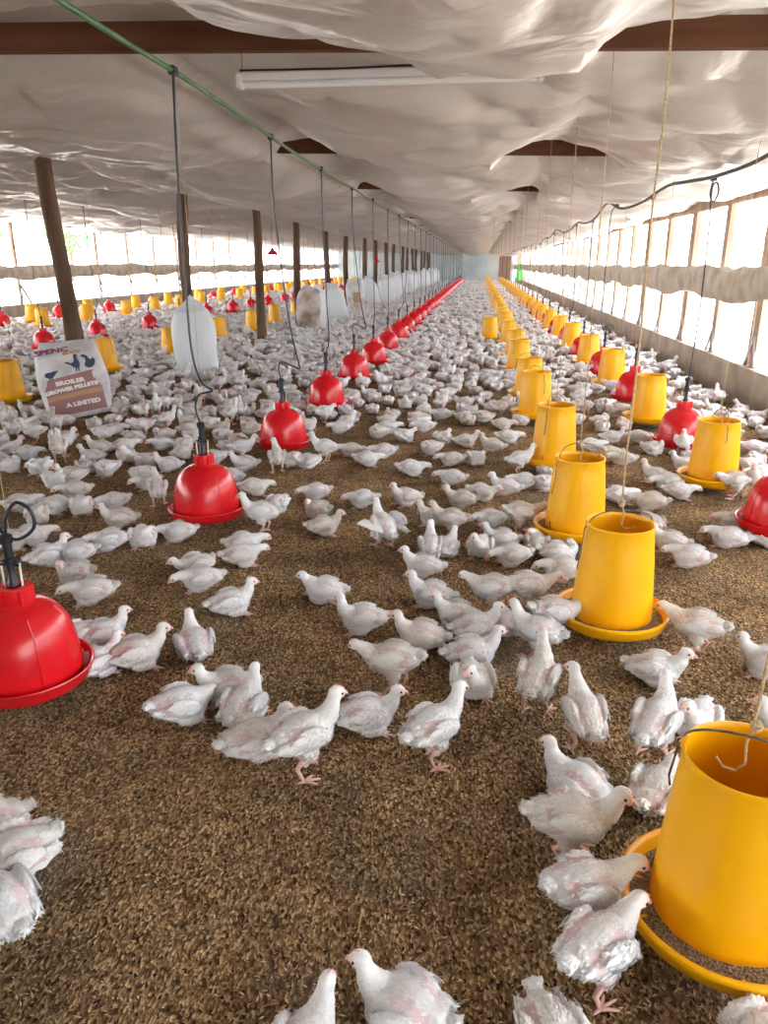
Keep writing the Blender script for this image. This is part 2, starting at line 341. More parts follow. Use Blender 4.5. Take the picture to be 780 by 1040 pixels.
# ceiling sheet ----------------------------------------------------------
EXPO = {0: [], 1: [(-2.0, 1.75), (1.55, 1.15)], 2: [(-1.3, .50), (.55, .50), (2.2, .65), (-3.1, .18), (-5.2, .5)], 3: [(.3, .40), (1.75, .8), (-1.25, .35), (-4.8, .35), (-7.5, .4)]}
for k in range(4, 20):
    EXPO[k] = [(.35 + rnd.uniform(-.15, .15), rnd.uniform(.25, .42)), (-1.3 + rnd.uniform(-.3, .3), rnd.uniform(.15, .5)), (2.0 + rnd.uniform(-.3, .2), rnd.uniform(.3, .6)), (rnd.uniform(-9, -4), .4)]
LINES = [LX, -9.3, -6.9, PXL, -1.416, .50, RX + .2]
def zsheet(x, y):
    t = (y - BY0) / BST; k = int(math.floor(t + .5)); u = t - math.floor(t); bay = int(math.floor(t))
    far = min(1, max(0, (y - 6) / 12))
    lat = 0
    for a, b in zip(LINES[:-1], LINES[1:]):
        if a <= x < b: lat = math.sin(PI * (x - a) / (b - a)) ** .8
    ph = noise.noise(Vector((bay * 3.3, x * .5, 1)))
    sag = (.07 + .03 * ph) * math.sin(PI * u) ** .9
    mid = (.15 + .05 * noise.noise(Vector((bay * 2.1, x * .6, 7)))) * lat * (.9 * (1 - far) + 1.2 * far) * (.35 + .65 * math.sin(PI * u))
    if bay == 0: mid += .06 * max(0, 1 - abs(x + .35) / 1.0) * (.3 + .7 * math.sin(PI * u) + .6 * max(0, u - .6))
    z = zb(x) - .02 - sag - mid
    pl_ = math.exp(-((x + 1.416) / .30) ** 2); z = z * (1 - pl_) + max(z, 2.24 - .012 * min(7, max(0, y)) + .02) * pl_
    if 0 <= k < 20:
        dy = (y - (BY0 + BST * k)); e = 0
        for (c, h) in EXPO[k]:
            q = abs(x - c) / h
            if q < 1: e = max(e, (1 - q * q) ** .7)
        z += (e * .175 - (1 - e) * .035) * math.exp(-(dy / .24) ** 2) + e * .13 * math.exp(-((dy + .35) / 1.0) ** 2)
    # wrinkles: folds that fan out from the string line and smaller crumples
    if y < 24:
        d = x - .5
        fold = noise.noise(Vector((math.atan2((y - BY0) % BST - 1.0, d * 1.3 + .2) * 3.0, bay * 5.1, d * .5)))
        z += .055 * fold * min(1, abs(d) + .2) * (1 - pl_) + .040 * noise.noise(Vector((x * 1.1 + y * .9, y * 1.7 - x * .9, 2)))
        q = 1 - abs(noise.noise(Vector((x * 1.5 + y * 1.3, y * 1.9 - x * 1.5, 9)))) * 2.2; z += .034 * q * abs(q) - .01
        q = 1 - abs(noise.noise(Vector((x * 2.6 - y * 1.9, y * 2.4 + x * 2.0, 3)))) * 2.4; z += .014 * q * abs(q)
    lt = max(0, min(1, (.95 - abs(x + .45)) / .25)) * math.exp(-((y - 3.9) / .22) ** 4)
    if lt > 0: z += lt * max(0, zb(x) - .005 - z)
    return z
xs = np.arange(LX - .15, RX + .35, .065); ys = np.concatenate([np.arange(FY, 9, .045), np.arange(9, 13, .07), np.arange(13, 26, .13), np.arange(26, BY + .3, .32)])
v_, f_ = grid_mesh(xs, ys, zsheet)
tag(MB().add(v_, f_).build('ceiling', M['sheet'], fix=False), kind='structure')
# roof covering above the sheet (keeps the sky out)
rm = noisy(mat('tin_roof', (.3, .28, .27), .5, .4, .3), (.22, .2, .19), (.4, .38, .36), 2)
zs = lambda x: 3.1 - .12 * abs(x + 4.4)
o = MB().add([(LX - .8, FY, zs(LX) ), (-4.4, FY, 3.4), (RX + .8, FY, zs(RX)), (LX - .8, BY + .5, zs(LX)), (-4.4, BY + .5, 3.4), (RX + .8, BY + .5, zs(RX)),
              (LX - .8, FY, zs(LX) + .04), (-4.4, FY, 3.44), (RX + .8, FY, zs(RX) + .04), (LX - .8, BY + .5, zs(LX) + .04), (-4.4, BY + .5, 3.44), (RX + .8, BY + .5, zs(RX) + .04)],
             [(0, 1, 4, 3), (1, 2, 5, 4), (6, 9, 10, 7), (7, 10, 11, 8), (0, 3, 9, 6), (2, 8, 11, 5), (0, 6, 7, 1), (1, 7, 8, 2), (3, 4, 10, 9), (4, 5, 11, 10)]).build('roof', rm, smooth=False); tag(o, kind='structure')

# beams
ords = ['nearest', 'second nearest', 'third nearest', 'fourth nearest']
for k in range(-2, 19):
    Yb = BY0 + BST * k; m_ = MB()
    pts = [(LX, zb(LX)), (PXL, zb(PXL)), (RX + .1, zb(RX))]
    for (xa, za), (xb, zb_) in zip(pts[:-1], pts[1:]):
        m_.beam((xa, Yb, za + .06), (xb + .02, Yb, zb_ + .06), .05, .115)
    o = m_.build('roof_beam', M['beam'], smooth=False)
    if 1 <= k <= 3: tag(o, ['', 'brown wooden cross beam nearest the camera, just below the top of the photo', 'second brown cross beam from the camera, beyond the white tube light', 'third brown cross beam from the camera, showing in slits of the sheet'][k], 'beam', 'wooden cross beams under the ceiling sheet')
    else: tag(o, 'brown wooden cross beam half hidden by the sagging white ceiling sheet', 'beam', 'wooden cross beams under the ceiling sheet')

# top rails (wall plates)
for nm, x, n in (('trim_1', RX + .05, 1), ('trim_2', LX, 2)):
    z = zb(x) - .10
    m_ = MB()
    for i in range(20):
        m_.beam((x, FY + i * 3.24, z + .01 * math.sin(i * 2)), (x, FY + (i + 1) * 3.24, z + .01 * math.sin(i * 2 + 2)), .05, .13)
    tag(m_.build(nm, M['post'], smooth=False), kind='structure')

# interior posts -----------------------------------------------------------
def post_mesh(seed, h=2.36):
    r_ = random.Random(seed); n = 26; pts = []; rs = []
    bx, by = r_.uniform(-.03, .03), r_.uniform(-.02, .02)
    for i in range(n):
        t = i / (n - 1); pts.append((bx * math.sin(PI * t) + .014 * math.sin(6 * t + seed), by * math.sin(PI * t), -.05 + t * (h + .05)))
        rs.append((.088 - .02 * t) * (1 + .05 * math.sin(seed + 9 * t) + r_.uniform(-.03, .03)))
    m_ = MB().tube(pts, rs, 16)
    m_.v = [(x + .007 * noise.noise(Vector((x * 20, y * 20, z * 4 + seed))), y + .007 * noise.noise(Vector((x * 20, y * 20, z * 4 + seed + 9))), z) for x, y, z in m_.v]
    return m_.mesh('wooden_post', M['wood'])
pm = [post_mesh(s) for s in range(4)]
plab = {0: 'leftmost thick rough wooden post rising behind the printed feed sack', 1: 'rough wooden post rising behind the upright plain white sack',
        2: 'rough wooden post with dark foot beside the sack lying flat on the litter', 3: 'rough wooden post beside the open brown and white sack', 4: 'rough wooden post just left of a rounded white sack leaning right'}
posts = []
for k in range(18):
    Yp = 7.0 + 3.2 * k
    if Yp > BY - .5: break
    o = mk('wooden_post', pm[k % 4], loc=(PXL + (0, -.03, .03, 0)[k % 4], Yp, gz(PXL, Yp)))
    o.rotation_euler = (rnd.uniform(-.008, .008), (-.03 if k == 0 else 0) + rnd.uniform(-.008, .008), rnd.uniform(0, .3)); posts.append(o)
    tag(o, plab.get(k, 'rough wooden post in the receding row behind the white sacks'), 'post', 'rough posts along the middle of the shed')

# wall posts ---------------------------------------------------------------
def wall_post(x, side, Yp, label, group, dbl=False, w_=.10):
    z0 = .33; z1 = zb(x) - .05
    o = MB().box((0, 0, (z1 - z0) / 2), (.06, w_, z1 - z0)).box((.0, .0, z1 - z0 - .05), (.058, w_ + .03, .12)).build('wall_post', M['post'], smooth=False, loc=(x, Yp, z0))
    if dbl: MB().beam((0, .16, 0), (0, .13, z1 - z0), .045, .06).build('side_stud', M['post'], o, smooth=False)
    MB().beam((-.03 * side, .02, .30), (-.03 * side, .20, .045), .02, .035).beam((-.03 * side, -.0, .34), (-.03 * side, -.09, .045), .02, .035).build('foot_bracket', M['plate'], o, smooth=False)
    return tag(o, label, 'post', group)
i = 0; Yp = 1.0
while Yp < BY - .5:
    wall_post(RX + .07, 1, Yp, 'sawn timber post of the open right wall standing on the concrete kerb', 'right wall posts', dbl=(i % 2 == 1), w_=.15); Yp += 1.39; i += 1
Yp = 1.5
while Yp < BY - .5:
    o = wall_post(LX - .05, -1, Yp, 'thin timber post of the open left wall standing on the far kerb', 'left wall posts')
    MB().beam((.03, .03, .52), (.03, .42, .05), .025, .045).build('brace', M['wood'], o, smooth=False); Yp += 2.12
# rolled curtains
def curtain(name, x, label, seed):
    ys_ = np.arange(FY, BY, .12); vs_ = []; fs_ = []; S = 14
    for j, y in enumerate(ys_):
        y = float(y); q = 1.19 - .05 * abs(math.sin(PI * y / 2.78 + seed)) + .05 * noise.noise(Vector((y * .5, seed, 0)))
        hh = .15 + .035 * noise.noise(Vector((y * .9, seed, 4))) + .03 * abs(math.sin(PI * y / 2.78 + seed))
        for k in range(S):
            a = 2 * PI * k / S; rr = 1 + .25 * noise.noise(Vector((y * 1.7, math.cos(a) * 2, math.sin(a) * 2 + seed)))
            vs_.append((x + .06 * math.cos(a) * rr, y, q + hh * math.sin(a) * rr + .02 * noise.noise(Vector((y * 2.5, a, seed)))))
    for j in range(len(ys_) - 1):
        for k in range(S):
            k2 = (k + 1) % S; fs_.append((j * S + k, j * S + k2, (j + 1) * S + k2, (j + 1) * S + k))
    fs_ += [tuple(range(S)), tuple(len(vs_) - S + k for k in range(S))]
    tag(MB().add(vs_, fs_).build(name, M['tarp']), label, 'curtain')
curtain('rolled_curtain', RX - .05, 'dusty rolled tarpaulin curtain tied along the right wall posts', 1.0)
curtain('rolled_curtain', LX + .09, 'dusty rolled tarpaulin curtain sagging along the far left wall', 2.3)
# strip of kerb-side sheet edge over the left/right window tops is part of the rails

# outside ------------------------------------------------------------------
sh = bpy.data.objects.new('neighbouring_shed', None); COL.objects.link(sh); sh.location = (17, 10, -.12)
MB().box((0, 6, .9), (6, 60, 1.8)).build('wall', M['shedwall'], sh, smooth=False)
MB().add([(-4, -26, 2.3), (0, -26, 3.4), (4, -26, 2.3), (-4, 38, 2.3), (0, 38, 3.4), (4, 38, 2.3), (-4, -26, 2.4), (0, -26, 3.5), (4, -26, 2.4), (-4, 38, 2.4), (0, 38, 3.5), (4, 38, 2.4)],
         [(0, 1, 4, 3), (1, 2, 5, 4), (6, 7, 10, 9), (7, 8, 11, 10), (0, 3, 9, 6), (2, 5, 11, 8), (0, 1, 7, 6), (1, 2, 8, 7), (3, 4, 10, 9), (4, 5, 11, 10)]).build('roof', M['shedroof'], sh, smooth=False)
for k in range(6): MB().box((-3.02, -8 + 5 * k, 1.3), (.06, .9, .6)).build('window', M['shedroof'], sh, smooth=False)
tag(sh, 'pale low shed with blue grey roof outside beyond the right wall', 'building')
def tree(x, y, h, s, label):
    r_ = random.Random(s); root = bpy.data.objects.new('tree', None); COL.objects.link(root); root.location = (x, y, -.12)
    MB().tube([(0, 0, 0), (.1, 0, h * .3), (0, .1, h * .6)], [.16, .12, .08], 8).build('trunk', M['wood'], root)
    m_ = MB(); c0 = Vector((0, 0, h * .68))
    for i in range(1500):
        d = Vector((r_.gauss(0, 1), r_.gauss(0, 1), r_.gauss(0, .8))); d = d.normalized() * h * .32 * r_.random() ** .35
        p = c0 + d + Vector((math.sin(d.x * 3 + s), math.cos(d.y * 3), 0)) * .3; u = Vector((r_.uniform(-1, 1), r_.uniform(-1, 1), r_.uniform(-.6, .6))).normalized(); v2 = u.orthogonal().normalized(); l = .22
        m_.add([p - u * l, p + v2 * l * .4 + Vector((0, 0, .03)), p + u * l, p - v2 * l * .4], [(0, 1, 2), (0, 2, 3)])
    m_.build('foliage', M['leaf'], root, smooth=False, fix=False)
    tag(root, label, 'tree', 'trees outside the left wall')
for a in ((-30, 22, 4.6, 1, 'hazy green tree outside the left wall, behind the thick leftmost post'), (-31, 34, 5.0, 2, 'hazy green tree outside the left wall, right of the thick leftmost post'),
          (-34, 50, 5.5, 3, 'pale green tree outside the left wall beyond the second wooden post'), (-36, 66, 6, 4, 'faint green tree seen far off between the middle wooden posts')): tree(*a)
# ================================================================== PIPES
def pipe(name, x, r, m, z0, label):
    pts = []
    y = FY
    while y < BY - .5:
        pts.append((x + .012 * math.sin(y * 1.7), y, min(z0(y), 9))); y += .22
    return tag(MB().tube(pts, r, 8).build(name, m), label, 'pipe')
def under(x):
    yy = np.arange(FY - 1, BY + 1, .1); z_ = np.array([min(zsheet(x, float(y)), zsheet(x - .04, float(y)), zsheet(x + .04, float(y)), zb(x)) for y in yy]) - .028
    z2 = np.array([z_[max(0, i - 5):i + 6].min() for i in range(len(z_))]); k_ = np.ones(9) / 9
    z3 = np.convolve(np.pad(z2, 4, 'edge'), k_, 'valid')
    return lambda y: float(np.interp(y, yy, z3))
pzl = lambda y: 2.225 - .012 * min(7, max(0, y)) - .01 * abs(math.sin(PI * (y - BY0) / BST)); pzr = under(1.52)
pl = pipe('water_pipe', -1.416, .0115, M['green'], pzl, 'thin green water pipe running the length under the sagging ceiling sheet')
pr = pipe('water_pipe', 1.52, .013, M['darkpipe'], pzr, 'thin dark water pipe running under the ceiling above the right drinkers')
# ================================================================== FEEDERS
def feeder_protos():
    root = bpy.data.objects.new('hanging_feeder', None)
    tb = MB().lathe([(.148, .085), (.146, .10), (.1475, .108), (.142, .20), (.135, .30), (.127, .385), (.122, .432), (.1235, .437), (.1245, .443), (.1235, .449), (.1195, .450), (.1175, .447), (.1165, .43), (.122, .38), (.130, .30), (.137, .20), (.1425, .10), (.143, .085)], 56, closed=True)
    for a in (0, PI):                                # lugs where the wire handle hooks
        tb.box((.121 * math.cos(a), .121 * math.sin(a), .444), (.012, .022, .018), Matrix.Rotation(a, 3, 'Z'))
    tb = tb.mesh('barrel', M['yellow'])
    pn = MB().lathe([(.02, .05), (.14, .05), (.175, .052), (.196, .064), (.204, .085), (.209, .095), (.212, .101), (.211, .107), (.206, .110), (.200, .108), (.196, .102), (.192, .088), (.184, .070), (.170, .060), (.14, .058), (.02, .058)], 64, closed=True)
    for i in range(10):
        a = 2 * PI * i / 10; pn.beam((.05 * math.cos(a), .05 * math.sin(a), .066), (.19 * math.cos(a), .19 * math.sin(a), .072), .005, .016)
    pn = pn.mesh('pan', M['yellow'])
    fd = MB().lathe([(.001, .10), (.08, .098), (.135, .092), (.155, .084), (.175, .077), (.188, .080)], 48)
    fd.v = [(x + .002 * noise.noise(Vector((x * 90, y * 90, 3))), y, z + .004 * noise.noise(Vector((x * 60, y * 60, 1)))) for x, y, z in fd.v]
    fd = fd.mesh('feed', M['feed'])
    hook = MB().tube([(.1475, .0, .10), (.152, 0, .115), (.150, 0, .13), (.147, 0, .14)], .0022, 6).tube([(-.1475, .0, .10), (-.152, 0, .115), (-.150, 0, .13)], .0022, 6).mesh('adjusting_pin', M['wire'])
    # thin wire handle: arch and two twisted tails
    return tb, pn, fd, hook
FT = feeder_protos()
def handle_mesh(seed):
    r_ = random.Random(seed); m_ = MB(); pts = []; top = .50 + r_.uniform(-.01, .015); lean = r_.uniform(-.03, .03)
    for i in range(17):
        t = i / 16; a = PI * t; pts.append((.124 * math.cos(a) + .004 * math.sin(9 * t), lean * math.sin(a), .44 + (top - .44) * math.sin(a) ** .8))
    m_.tube(pts, .0026, 6)
    m_.tube([(.124, 0, .445), (.131, .004, .43), (.140, .006, .36), (.136, .002, .335)], .0024, 6)
    m_.tube([(-.124, 0, .445), (-.133, .004, .43), (-.143, -.006, .35), (-.150, .0, .28), (-.148, .006, .27)], .0024, 6)
    return m_.mesh('wire_handle', M['wire'])
HM = [handle_mesh(s) for s in range(4)]
FEED = []
def feeder(X, Y, label, group, rz=0, detail=True, dz=0):
    e = bpy.data.objects.new('hanging_feeder', None); COL.objects.link(e); e.location = (X, Y, gz(X, Y) + dz); e.rotation_euler = (0, 0, rz)
    mk('barrel', FT[0], e); mk('pan', FT[1], e)
    if Y < 26:
        mk('feed', FT[2], e)
        mk('wire_handle', HM[int(abs(X * 7 + Y * 3)) % 4], e)
    if Y < 6: mk('adjusting_pin', FT[3], e)
    z1 = zsheet(X, Y) + .03 - gz(X, Y) - dz
    m_ = MB(); n = 9 if Y < 8 else 4; r = .0035 if Y < 3 else (.0022 if Y < 10 else .003)
    pts = [(.005 * math.sin(i * 1.9 + Y), .005 * math.cos(i * 2.3), .505 + (z1 - .505) * i / (n - 1)) for i in range(n)]
    m_.tube(pts, r, 5)
    if Y < 6:
        m_.ell((0, 0, .52), (.012, .010, .014), nu=8, nv=6)
        m_.tube([(0, 0, .52), (.012, .0, .48), (.008, .008, .44), (.022, .014, .42), (.045, .01, .418), (.06, 0, .43)], .003, 6)
    m_.build('twine', M['twine'], e)
    FEED.append((X, Y)); return tag(e, label, 'feeder', group)
YA = [1.30, 2.68, 3.72, 5.05, 6.75, 7.9, 9.75, 11.2, 13.2, 15.6, 17.2]
y = 18.9
while y < BY - 2: YA.append(y); y += 1.55 + .25 * math.sin(y)
onum = ['first', 'second', 'third', 'fourth', 'fifth', 'sixth', 'seventh', 'eighth', 'ninth']
GA = 'yellow feeders of the middle right row'
LA = ['largest yellow feeder, cut by the right edge with its wire handle up', 'second yellow feeder from the camera, full round pan with feed showing', 'third yellow feeder of the middle row, with bent wire handle on top', 'fourth yellow feeder of the middle row, above and left of the third', 'fifth yellow feeder of the middle row counted from the camera', 'sixth yellow feeder of the middle row, half hidden by the fifth', 'seventh yellow feeder of the middle row counted from the camera', 'eighth yellow feeder of the middle row counted from the camera']
for i, y in enumerate(YA):
    feeder((.555, .545, .53)[i] if i < 3 else .535 + .012 * math.sin(i * 3), y, LA[i] if i < 8 else 'small distant yellow feeder in the middle row running to the end wall', GA, rz=(2.75, .25, .5, 1, 2, 0, 1, 2)[i % 8])
feeder(.21, 14.0, 'yellow feeder standing alone just left of the middle row', 'single feeder', 0)
# row B : alternating red drinker / yellow feeder at X 1.52
YB = []; y = 3.80; i = 0
while y < BY - 2: YB.append((y, i % 2 == 1)); y += .97 + .03 * math.sin(i * 2); i += 1
LB = ['yellow feeder beside the right kerb, first of the right row, nearest the camera', 'second yellow feeder of the right row beside the kerb', 'third yellow feeder of the right row beside the kerb', 'fourth yellow feeder of the right row beside the kerb', 'fifth yellow feeder of the right row beside the kerb', 'sixth yellow feeder of the right row beside the kerb']
# ================================================================== DRINKERS
def bell_protos():
    bl = MB().lathe([(.030, .395), (.049, .395), (.050, .390), (.050, .345), (.056, .338), (.080, .331), (.108, .314), (.132, .286), (.149, .250), (.160, .205), (.167, .15), (.171, .085), (.168, .083), (.163, .15), (.156, .205), (.145, .248), (.128, .282), (.105, .309), (.07, .325), (.03, .33)], 64, closed=True)
    for a in (.5, 2.6, 4.4, 5.6): bl.beam((.050 * math.cos(a), .050 * math.sin(a), .340), (.050 * math.cos(a), .050 * math.sin(a), .392), .012, .008)
    for k in range(6):                                # moulded seams
        a = PI / 3 * k + .3; pts = [(r * 1.003 * math.cos(a), r * 1.003 * math.sin(a), z) for r, z in [(.108, .314), (.132, .286), (.149, .250), (.160, .205), (.167, .15), (.171, .09)]]
        bl.tube(pts, .0022, 5)
    bl = bl.mesh('bell', M['red'])
    tr = MB().lathe([(.13, .062), (.165, .058), (.185, .064), (.195, .078), (.203, .108), (.2065, .112), (.2045, .116), (.199, .113), (.190, .084), (.182, .071), (.165, .066), (.13, .070)], 64, closed=True).mesh('water_trough', M['red'])
    vl = MB().lathe([(.001, .395), (.017, .395), (.017, .405), (.013, .41), (.013, .47), (.02, .472), (.02, .488), (.014, .49), (.014, .535), (.019, .537), (.02, .56), (.014, .565), (.001, .567)], 20)
    vl.beam((-.032, 0, .465), (.032, 0, .465), .008, .008)
    vl = vl.mesh('valve', M['black'])
    pr_ = MB().tube([(-.030, 0, .385), (-.031, 0, .47)], .0035, 8).mesh('prong', M['white_pl']); pr2 = MB().tube([(.030, 0, .385), (.031, 0, .47)], .0035, 8).mesh('prong', M['white_pl'])
    kn = MB().lathe([(.001, .03), (.007, .032), (.009, .045), (.012, .055), (.13, .064)], 20).mesh('ballast_knob', M['clear'])
    return bl, tr, vl, pr_, pr2, kn
BT = bell_protos(); DRK = []
def bez(P, n=8):
    P = [Vector(p) for p in P]; out = []
    Q = [P[0] * 2 - P[1]] + P + [P[-1] * 2 - P[-2]]
    for i in range(1, len(Q) - 2):
        a, b, c, d = Q[i - 1:i + 3]
        for k in range(n):
            t = k / n; out.append(.5 * ((2 * b) + (-a + c) * t + (2 * a - 5 * b + 4 * c - d) * t * t + (-a + 3 * b - 3 * c + d) * t ** 3))
    out.append(Q[-2]); return out
def drinker(X, Y, label, group, pz, near=None, rz=0, dz=0):
    e = bpy.data.objects.new('bell_drinker', None); COL.objects.link(e); e.location = (X, Y, gz(X, Y) + dz)
    for nm, me in zip(('bell', 'water_trough', 'valve', 'prong', 'prong', 'ballast_knob'), BT):
        if Y > 16 and nm in ('prong', 'ballast_knob'): continue
        mk(nm, me, e)
    z1 = pz(Y) - gz(X, Y) - dz; r_ = random.Random(int(Y * 100 + X * 10)); m_ = MB()
    r = .0055 if Y < 12 else .006
    if near == 'loop':
        lp = [(.0, 0, .555), (.012, .0, .62), (.045, .01, .665), (.085, .015, .64), (.09, .015, .59), (.055, .01, .555), (.015, .005, .55), (-.03, 0, .60), (-.06, -.01, .70), (-.075, -.02, .95), (-.07, -.01, 1.4), (-.06, 0, 1.9), (0, 0, z1)]
        m_.tube(bez(lp), r, 8)
    elif near == 'bulge':
        lp = [(0, 0, .555), (-.015, .0, .63), (.0, .02, .68), (.06, .05, .655), (.13, .05, .63), (.13, .02, .68), (.09, 0, .9), (.04, 0, 1.3), (0, 0, 1.8), (0, 0, z1)]
        m_.tube(bez(lp), r, 8)
    elif near == 'away':
        lp = [(0, 0, .555), (-.02, .0, .64), (-.01, .04, .70), (.05, .07, .72), (.02, 0, .78), (-.01, -.02, .95), (-.02, 0, 1.3), (-.015, 0, 1.8), (0, 0, z1)]
        m_.tube(bez(lp), r, 8)
    elif near == 'knot':
        lp = [(0, 0, .555), (.01, .0, .7), (.02, 0, 1.1), (.01, .0, 1.6), (.0, 0, z1 - .16), (.0, 0, z1 - .05), (.03, .01, z1 - .03), (.045, .01, z1 - .09), (.02, .01, z1 - .15), (-.01, 0, z1 - .10), (0, 0, z1)]
        m_.tube(bez(lp), r, 8)
    else:
        s = r_.uniform(-.05, .08)
        m_.tube(bez([(0, 0, .555), (s, r_.uniform(-.02, .04), .68), (s * .8, 0, 1.0), (s * .2, 0, 1.6), (0, 0, z1)], 5), r if Y < 30 else .009, 6)
    m_.box((0, 0, z1), (.03, .05, .035))
    m_.build('hose', M['hose'], e)
    if Y < 14 and X < 1:
        MB().tube([(.008, .01, .56), (.012, .01, 1.2), (.0, .01, z1)], .0013, 4).build('string', M['twine'], e)
    DRK.append((X, Y)); return tag(e, label, 'drinker', group)
GR = 'red bell drinkers of the middle left row'
LR = ['largest red bell drinker at the left edge with a looped black hose', 'second red bell drinker from the camera, with two white prongs beside its valve', 'third red bell drinker of the diagonal row, hose bulging to the right', 'fourth red bell drinker of the diagonal row counted from the camera', 'fifth red bell drinker of the diagonal row counted from the camera', 'sixth red bell drinker of the diagonal row counted from the camera', 'seventh red bell drinker of the diagonal row counted from the camera']
i = 0; y = 2.0
while y < BY - 1.5:
    drinker(-1.416, y, LR[i] if i < 7 else 'small distant red bell drinker in the diagonal row running to the end wall', GR, pzl, {0: 'loop', 1: 'away', 2: 'bulge', 4: 'bulge'}.get(i))
    i += 1; y = 2.03 + 1.67 * i
LR2 = ['red bell drinker cut by the right edge of the photo', 'red bell drinker between the first and second yellow feeders of the right row', 'red bell drinker between the second and third yellow feeders of the right row', 'red bell drinker between the third and fourth yellow feeders of the right row', 'red bell drinker between the fourth and fifth yellow feeders of the right row']
ny = nr = 0
for y, yel in YB:
    if yel: feeder(1.50, y, LB[ny] if ny < 6 else 'small distant yellow feeder in the right row beside the kerb', 'yellow feeders of the right row', rz=y); ny += 1
    else: drinker(1.55, y, LR2[nr] if nr < 5 else 'small distant red drinker half hidden between right row feeders', 'red drinkers of the right row', pzr, {0: None, 1: 'knot', 2: None, 3: 'loop'}.get(nr)); nr += 1
# left half of the house
zl = lambda x: (lambda y: zsheet(x, y) - .02)
def left_row(x, kind, y0, step, names, far, group, jit=.25):
    y = y0; i = 0
    while y < BY - 3:
        lab = names[i] if i < len(names) else far
        X = x + rnd.uniform(-.08, .08)
        if isinstance(lab, tuple): lab = lab[0 if i % 2 else 1]
        if kind == 'y' or (kind == 'm' and i % 2): feeder(X, y, lab, group + ' feeders', rz=y)
        else: drinker(X, y, lab, group + ' drinkers', zl(x))
        i += 1; y += step * (1 + .04 * (y > 30)) + rnd.uniform(-jit, jit) * .6
left_row(-4.62, 'y', 6.95, 2.02, ['yellow feeder cut by the left edge beside the printed feed sack', 'yellow feeder just right of the printed feed sack', 'yellow feeder between the printed sack and the upright white sack', 'yellow feeder directly right of the upright white sack'], 'yellow feeder in the row behind the wooden posts', 'row behind the posts')
left_row(-6.9, 'r', 9.6, 1.9, ['red drinker mostly hidden behind the leftmost thick post', 'red drinker behind the yellow feeder beside the printed sack', 'red drinker left of the upright white sack above a yellow feeder'], 'red drinker in the far row beyond the wooden posts', 'far left row of')
left_row(-9.3, 'y', 13.6, 1.95, ['yellow feeder far left between the photo edge and the thick post', 'yellow feeder far off, just right of the thick leftmost post'], 'small yellow feeder in the far row near the left wall', 'row nearest the left wall')
left_row(-10.3, 'm', 13.0, 1.35, ['red drinker close to the far left kerb near the photo edge'], ('small yellow feeder standing along the far left kerb', 'small red drinker standing along the far left kerb'), 'row along the left kerb')
# two small red fittings hung high
for (px, py, Yh) in ((301, 0, 0),):
    pass
def red_lamp(x, y, z, label):
    e = bpy.data.objects.new('hanging_red_shade', None); COL.objects.link(e); e.location = (x, y, z)
    MB().lathe([(.02, .13), (.03, .12), (.05, .08), (.09, .05), (.11, .0), (.10, .0), (.08, .045), (.02, .11)], 28, closed=True).build('shade', M['red'], e)
    MB().tube([(0, 0, .12), (0, 0, zsheet(x, y) + .03 - z)], .004, 5).build('cord', M['wire'], e)
    tag(e, label, 'lamp', 'small red shades hung up high')
red_lamp(-4.1, 15.3, 1.52, 'small red bell-shaped shade hung high between the middle wooden posts')
red_lamp(-3.5, 26.5, 1.40, 'tiny red bell-shaped shade hung high among the farther posts')
# tube light under the near beam
tl = bpy.data.objects.new('tube_light', None); COL.objects.link(tl); tl.location = (-.46, 3.88, zb(-.4) - .055)
MB().box((0, 0, .02), (1.42, .05, .03)).box((-.70, 0, .0), (.02, .06, .05)).box((.70, 0, .0), (.02, .06, .05)).build('batten', M['white_pl'], tl, smooth=False)
MB().tube([(-.68, 0, -.012), (.68, 0, -.012)], .015, 12).build('tube', M['white_pl'], tl)
MB().tube([(-.69, -.03, .045), (-.2, -.035, .04), (.1, -.03, .045), (.69, -.03, .05)], .005, 6).build('cable', M['black'], tl)
MB().tube([(-.69, 0, .03), (-.685, .0, .12)], .003, 5).tube([(.2, 0, .03), (.2, .0, .12)], .003, 5).build('tie', M['twine'], tl)
tag(tl, 'unlit white tube light fitting with black cable under the nearest beam', 'light')
# ================================================================== SACKS
def sack_fn(seed, W=.56, H=.92, D=.20, fold=0.0, bend=0.0, g=.12):
    def f(u, v):   # u 0..1 round, v 0..1 up
        a = 2 * PI * u; c, s = math.cos(a), math.sin(a)
        wv = W / 2 * (1 - .05 * math.cos(2 * PI * v)) * (1 - g * (max(0, v - .62) / .38) ** 1.4) * (1 - .10 * max(0, .12 - v) / .12) * (1 + .04 * noise.noise(Vector((v * 4, seed * 1.7, c))))
        dv = D / 2 * (math.sin(PI * min(1, max(0, .12 + .80 * v))) ** .6) * (1 if v < .8 else max(.08, 1 - ((v - .8) / .2) ** 1.2 * .92))
        x = wv * math.copysign(abs(c) ** .62, c); y = dv * math.copysign(abs(s) ** .75, s); z = v * H
        if v > .8: x += fold * (v - .8) * .5; z -= abs(fold) * (v - .8) * (.5 + c * math.copysign(.5, fold))
        y += bend * v * v * .2
        n_ = noise.noise(Vector((x * 5, v * 6, seed + (1 if s > 0 else 5))))
        y += .014 * n_ * (1 if s < 0 else -1); z += .01 * noise.noise(Vector((x * 6, seed, 2))) * v
        return Vector((x, y, z))
    return f
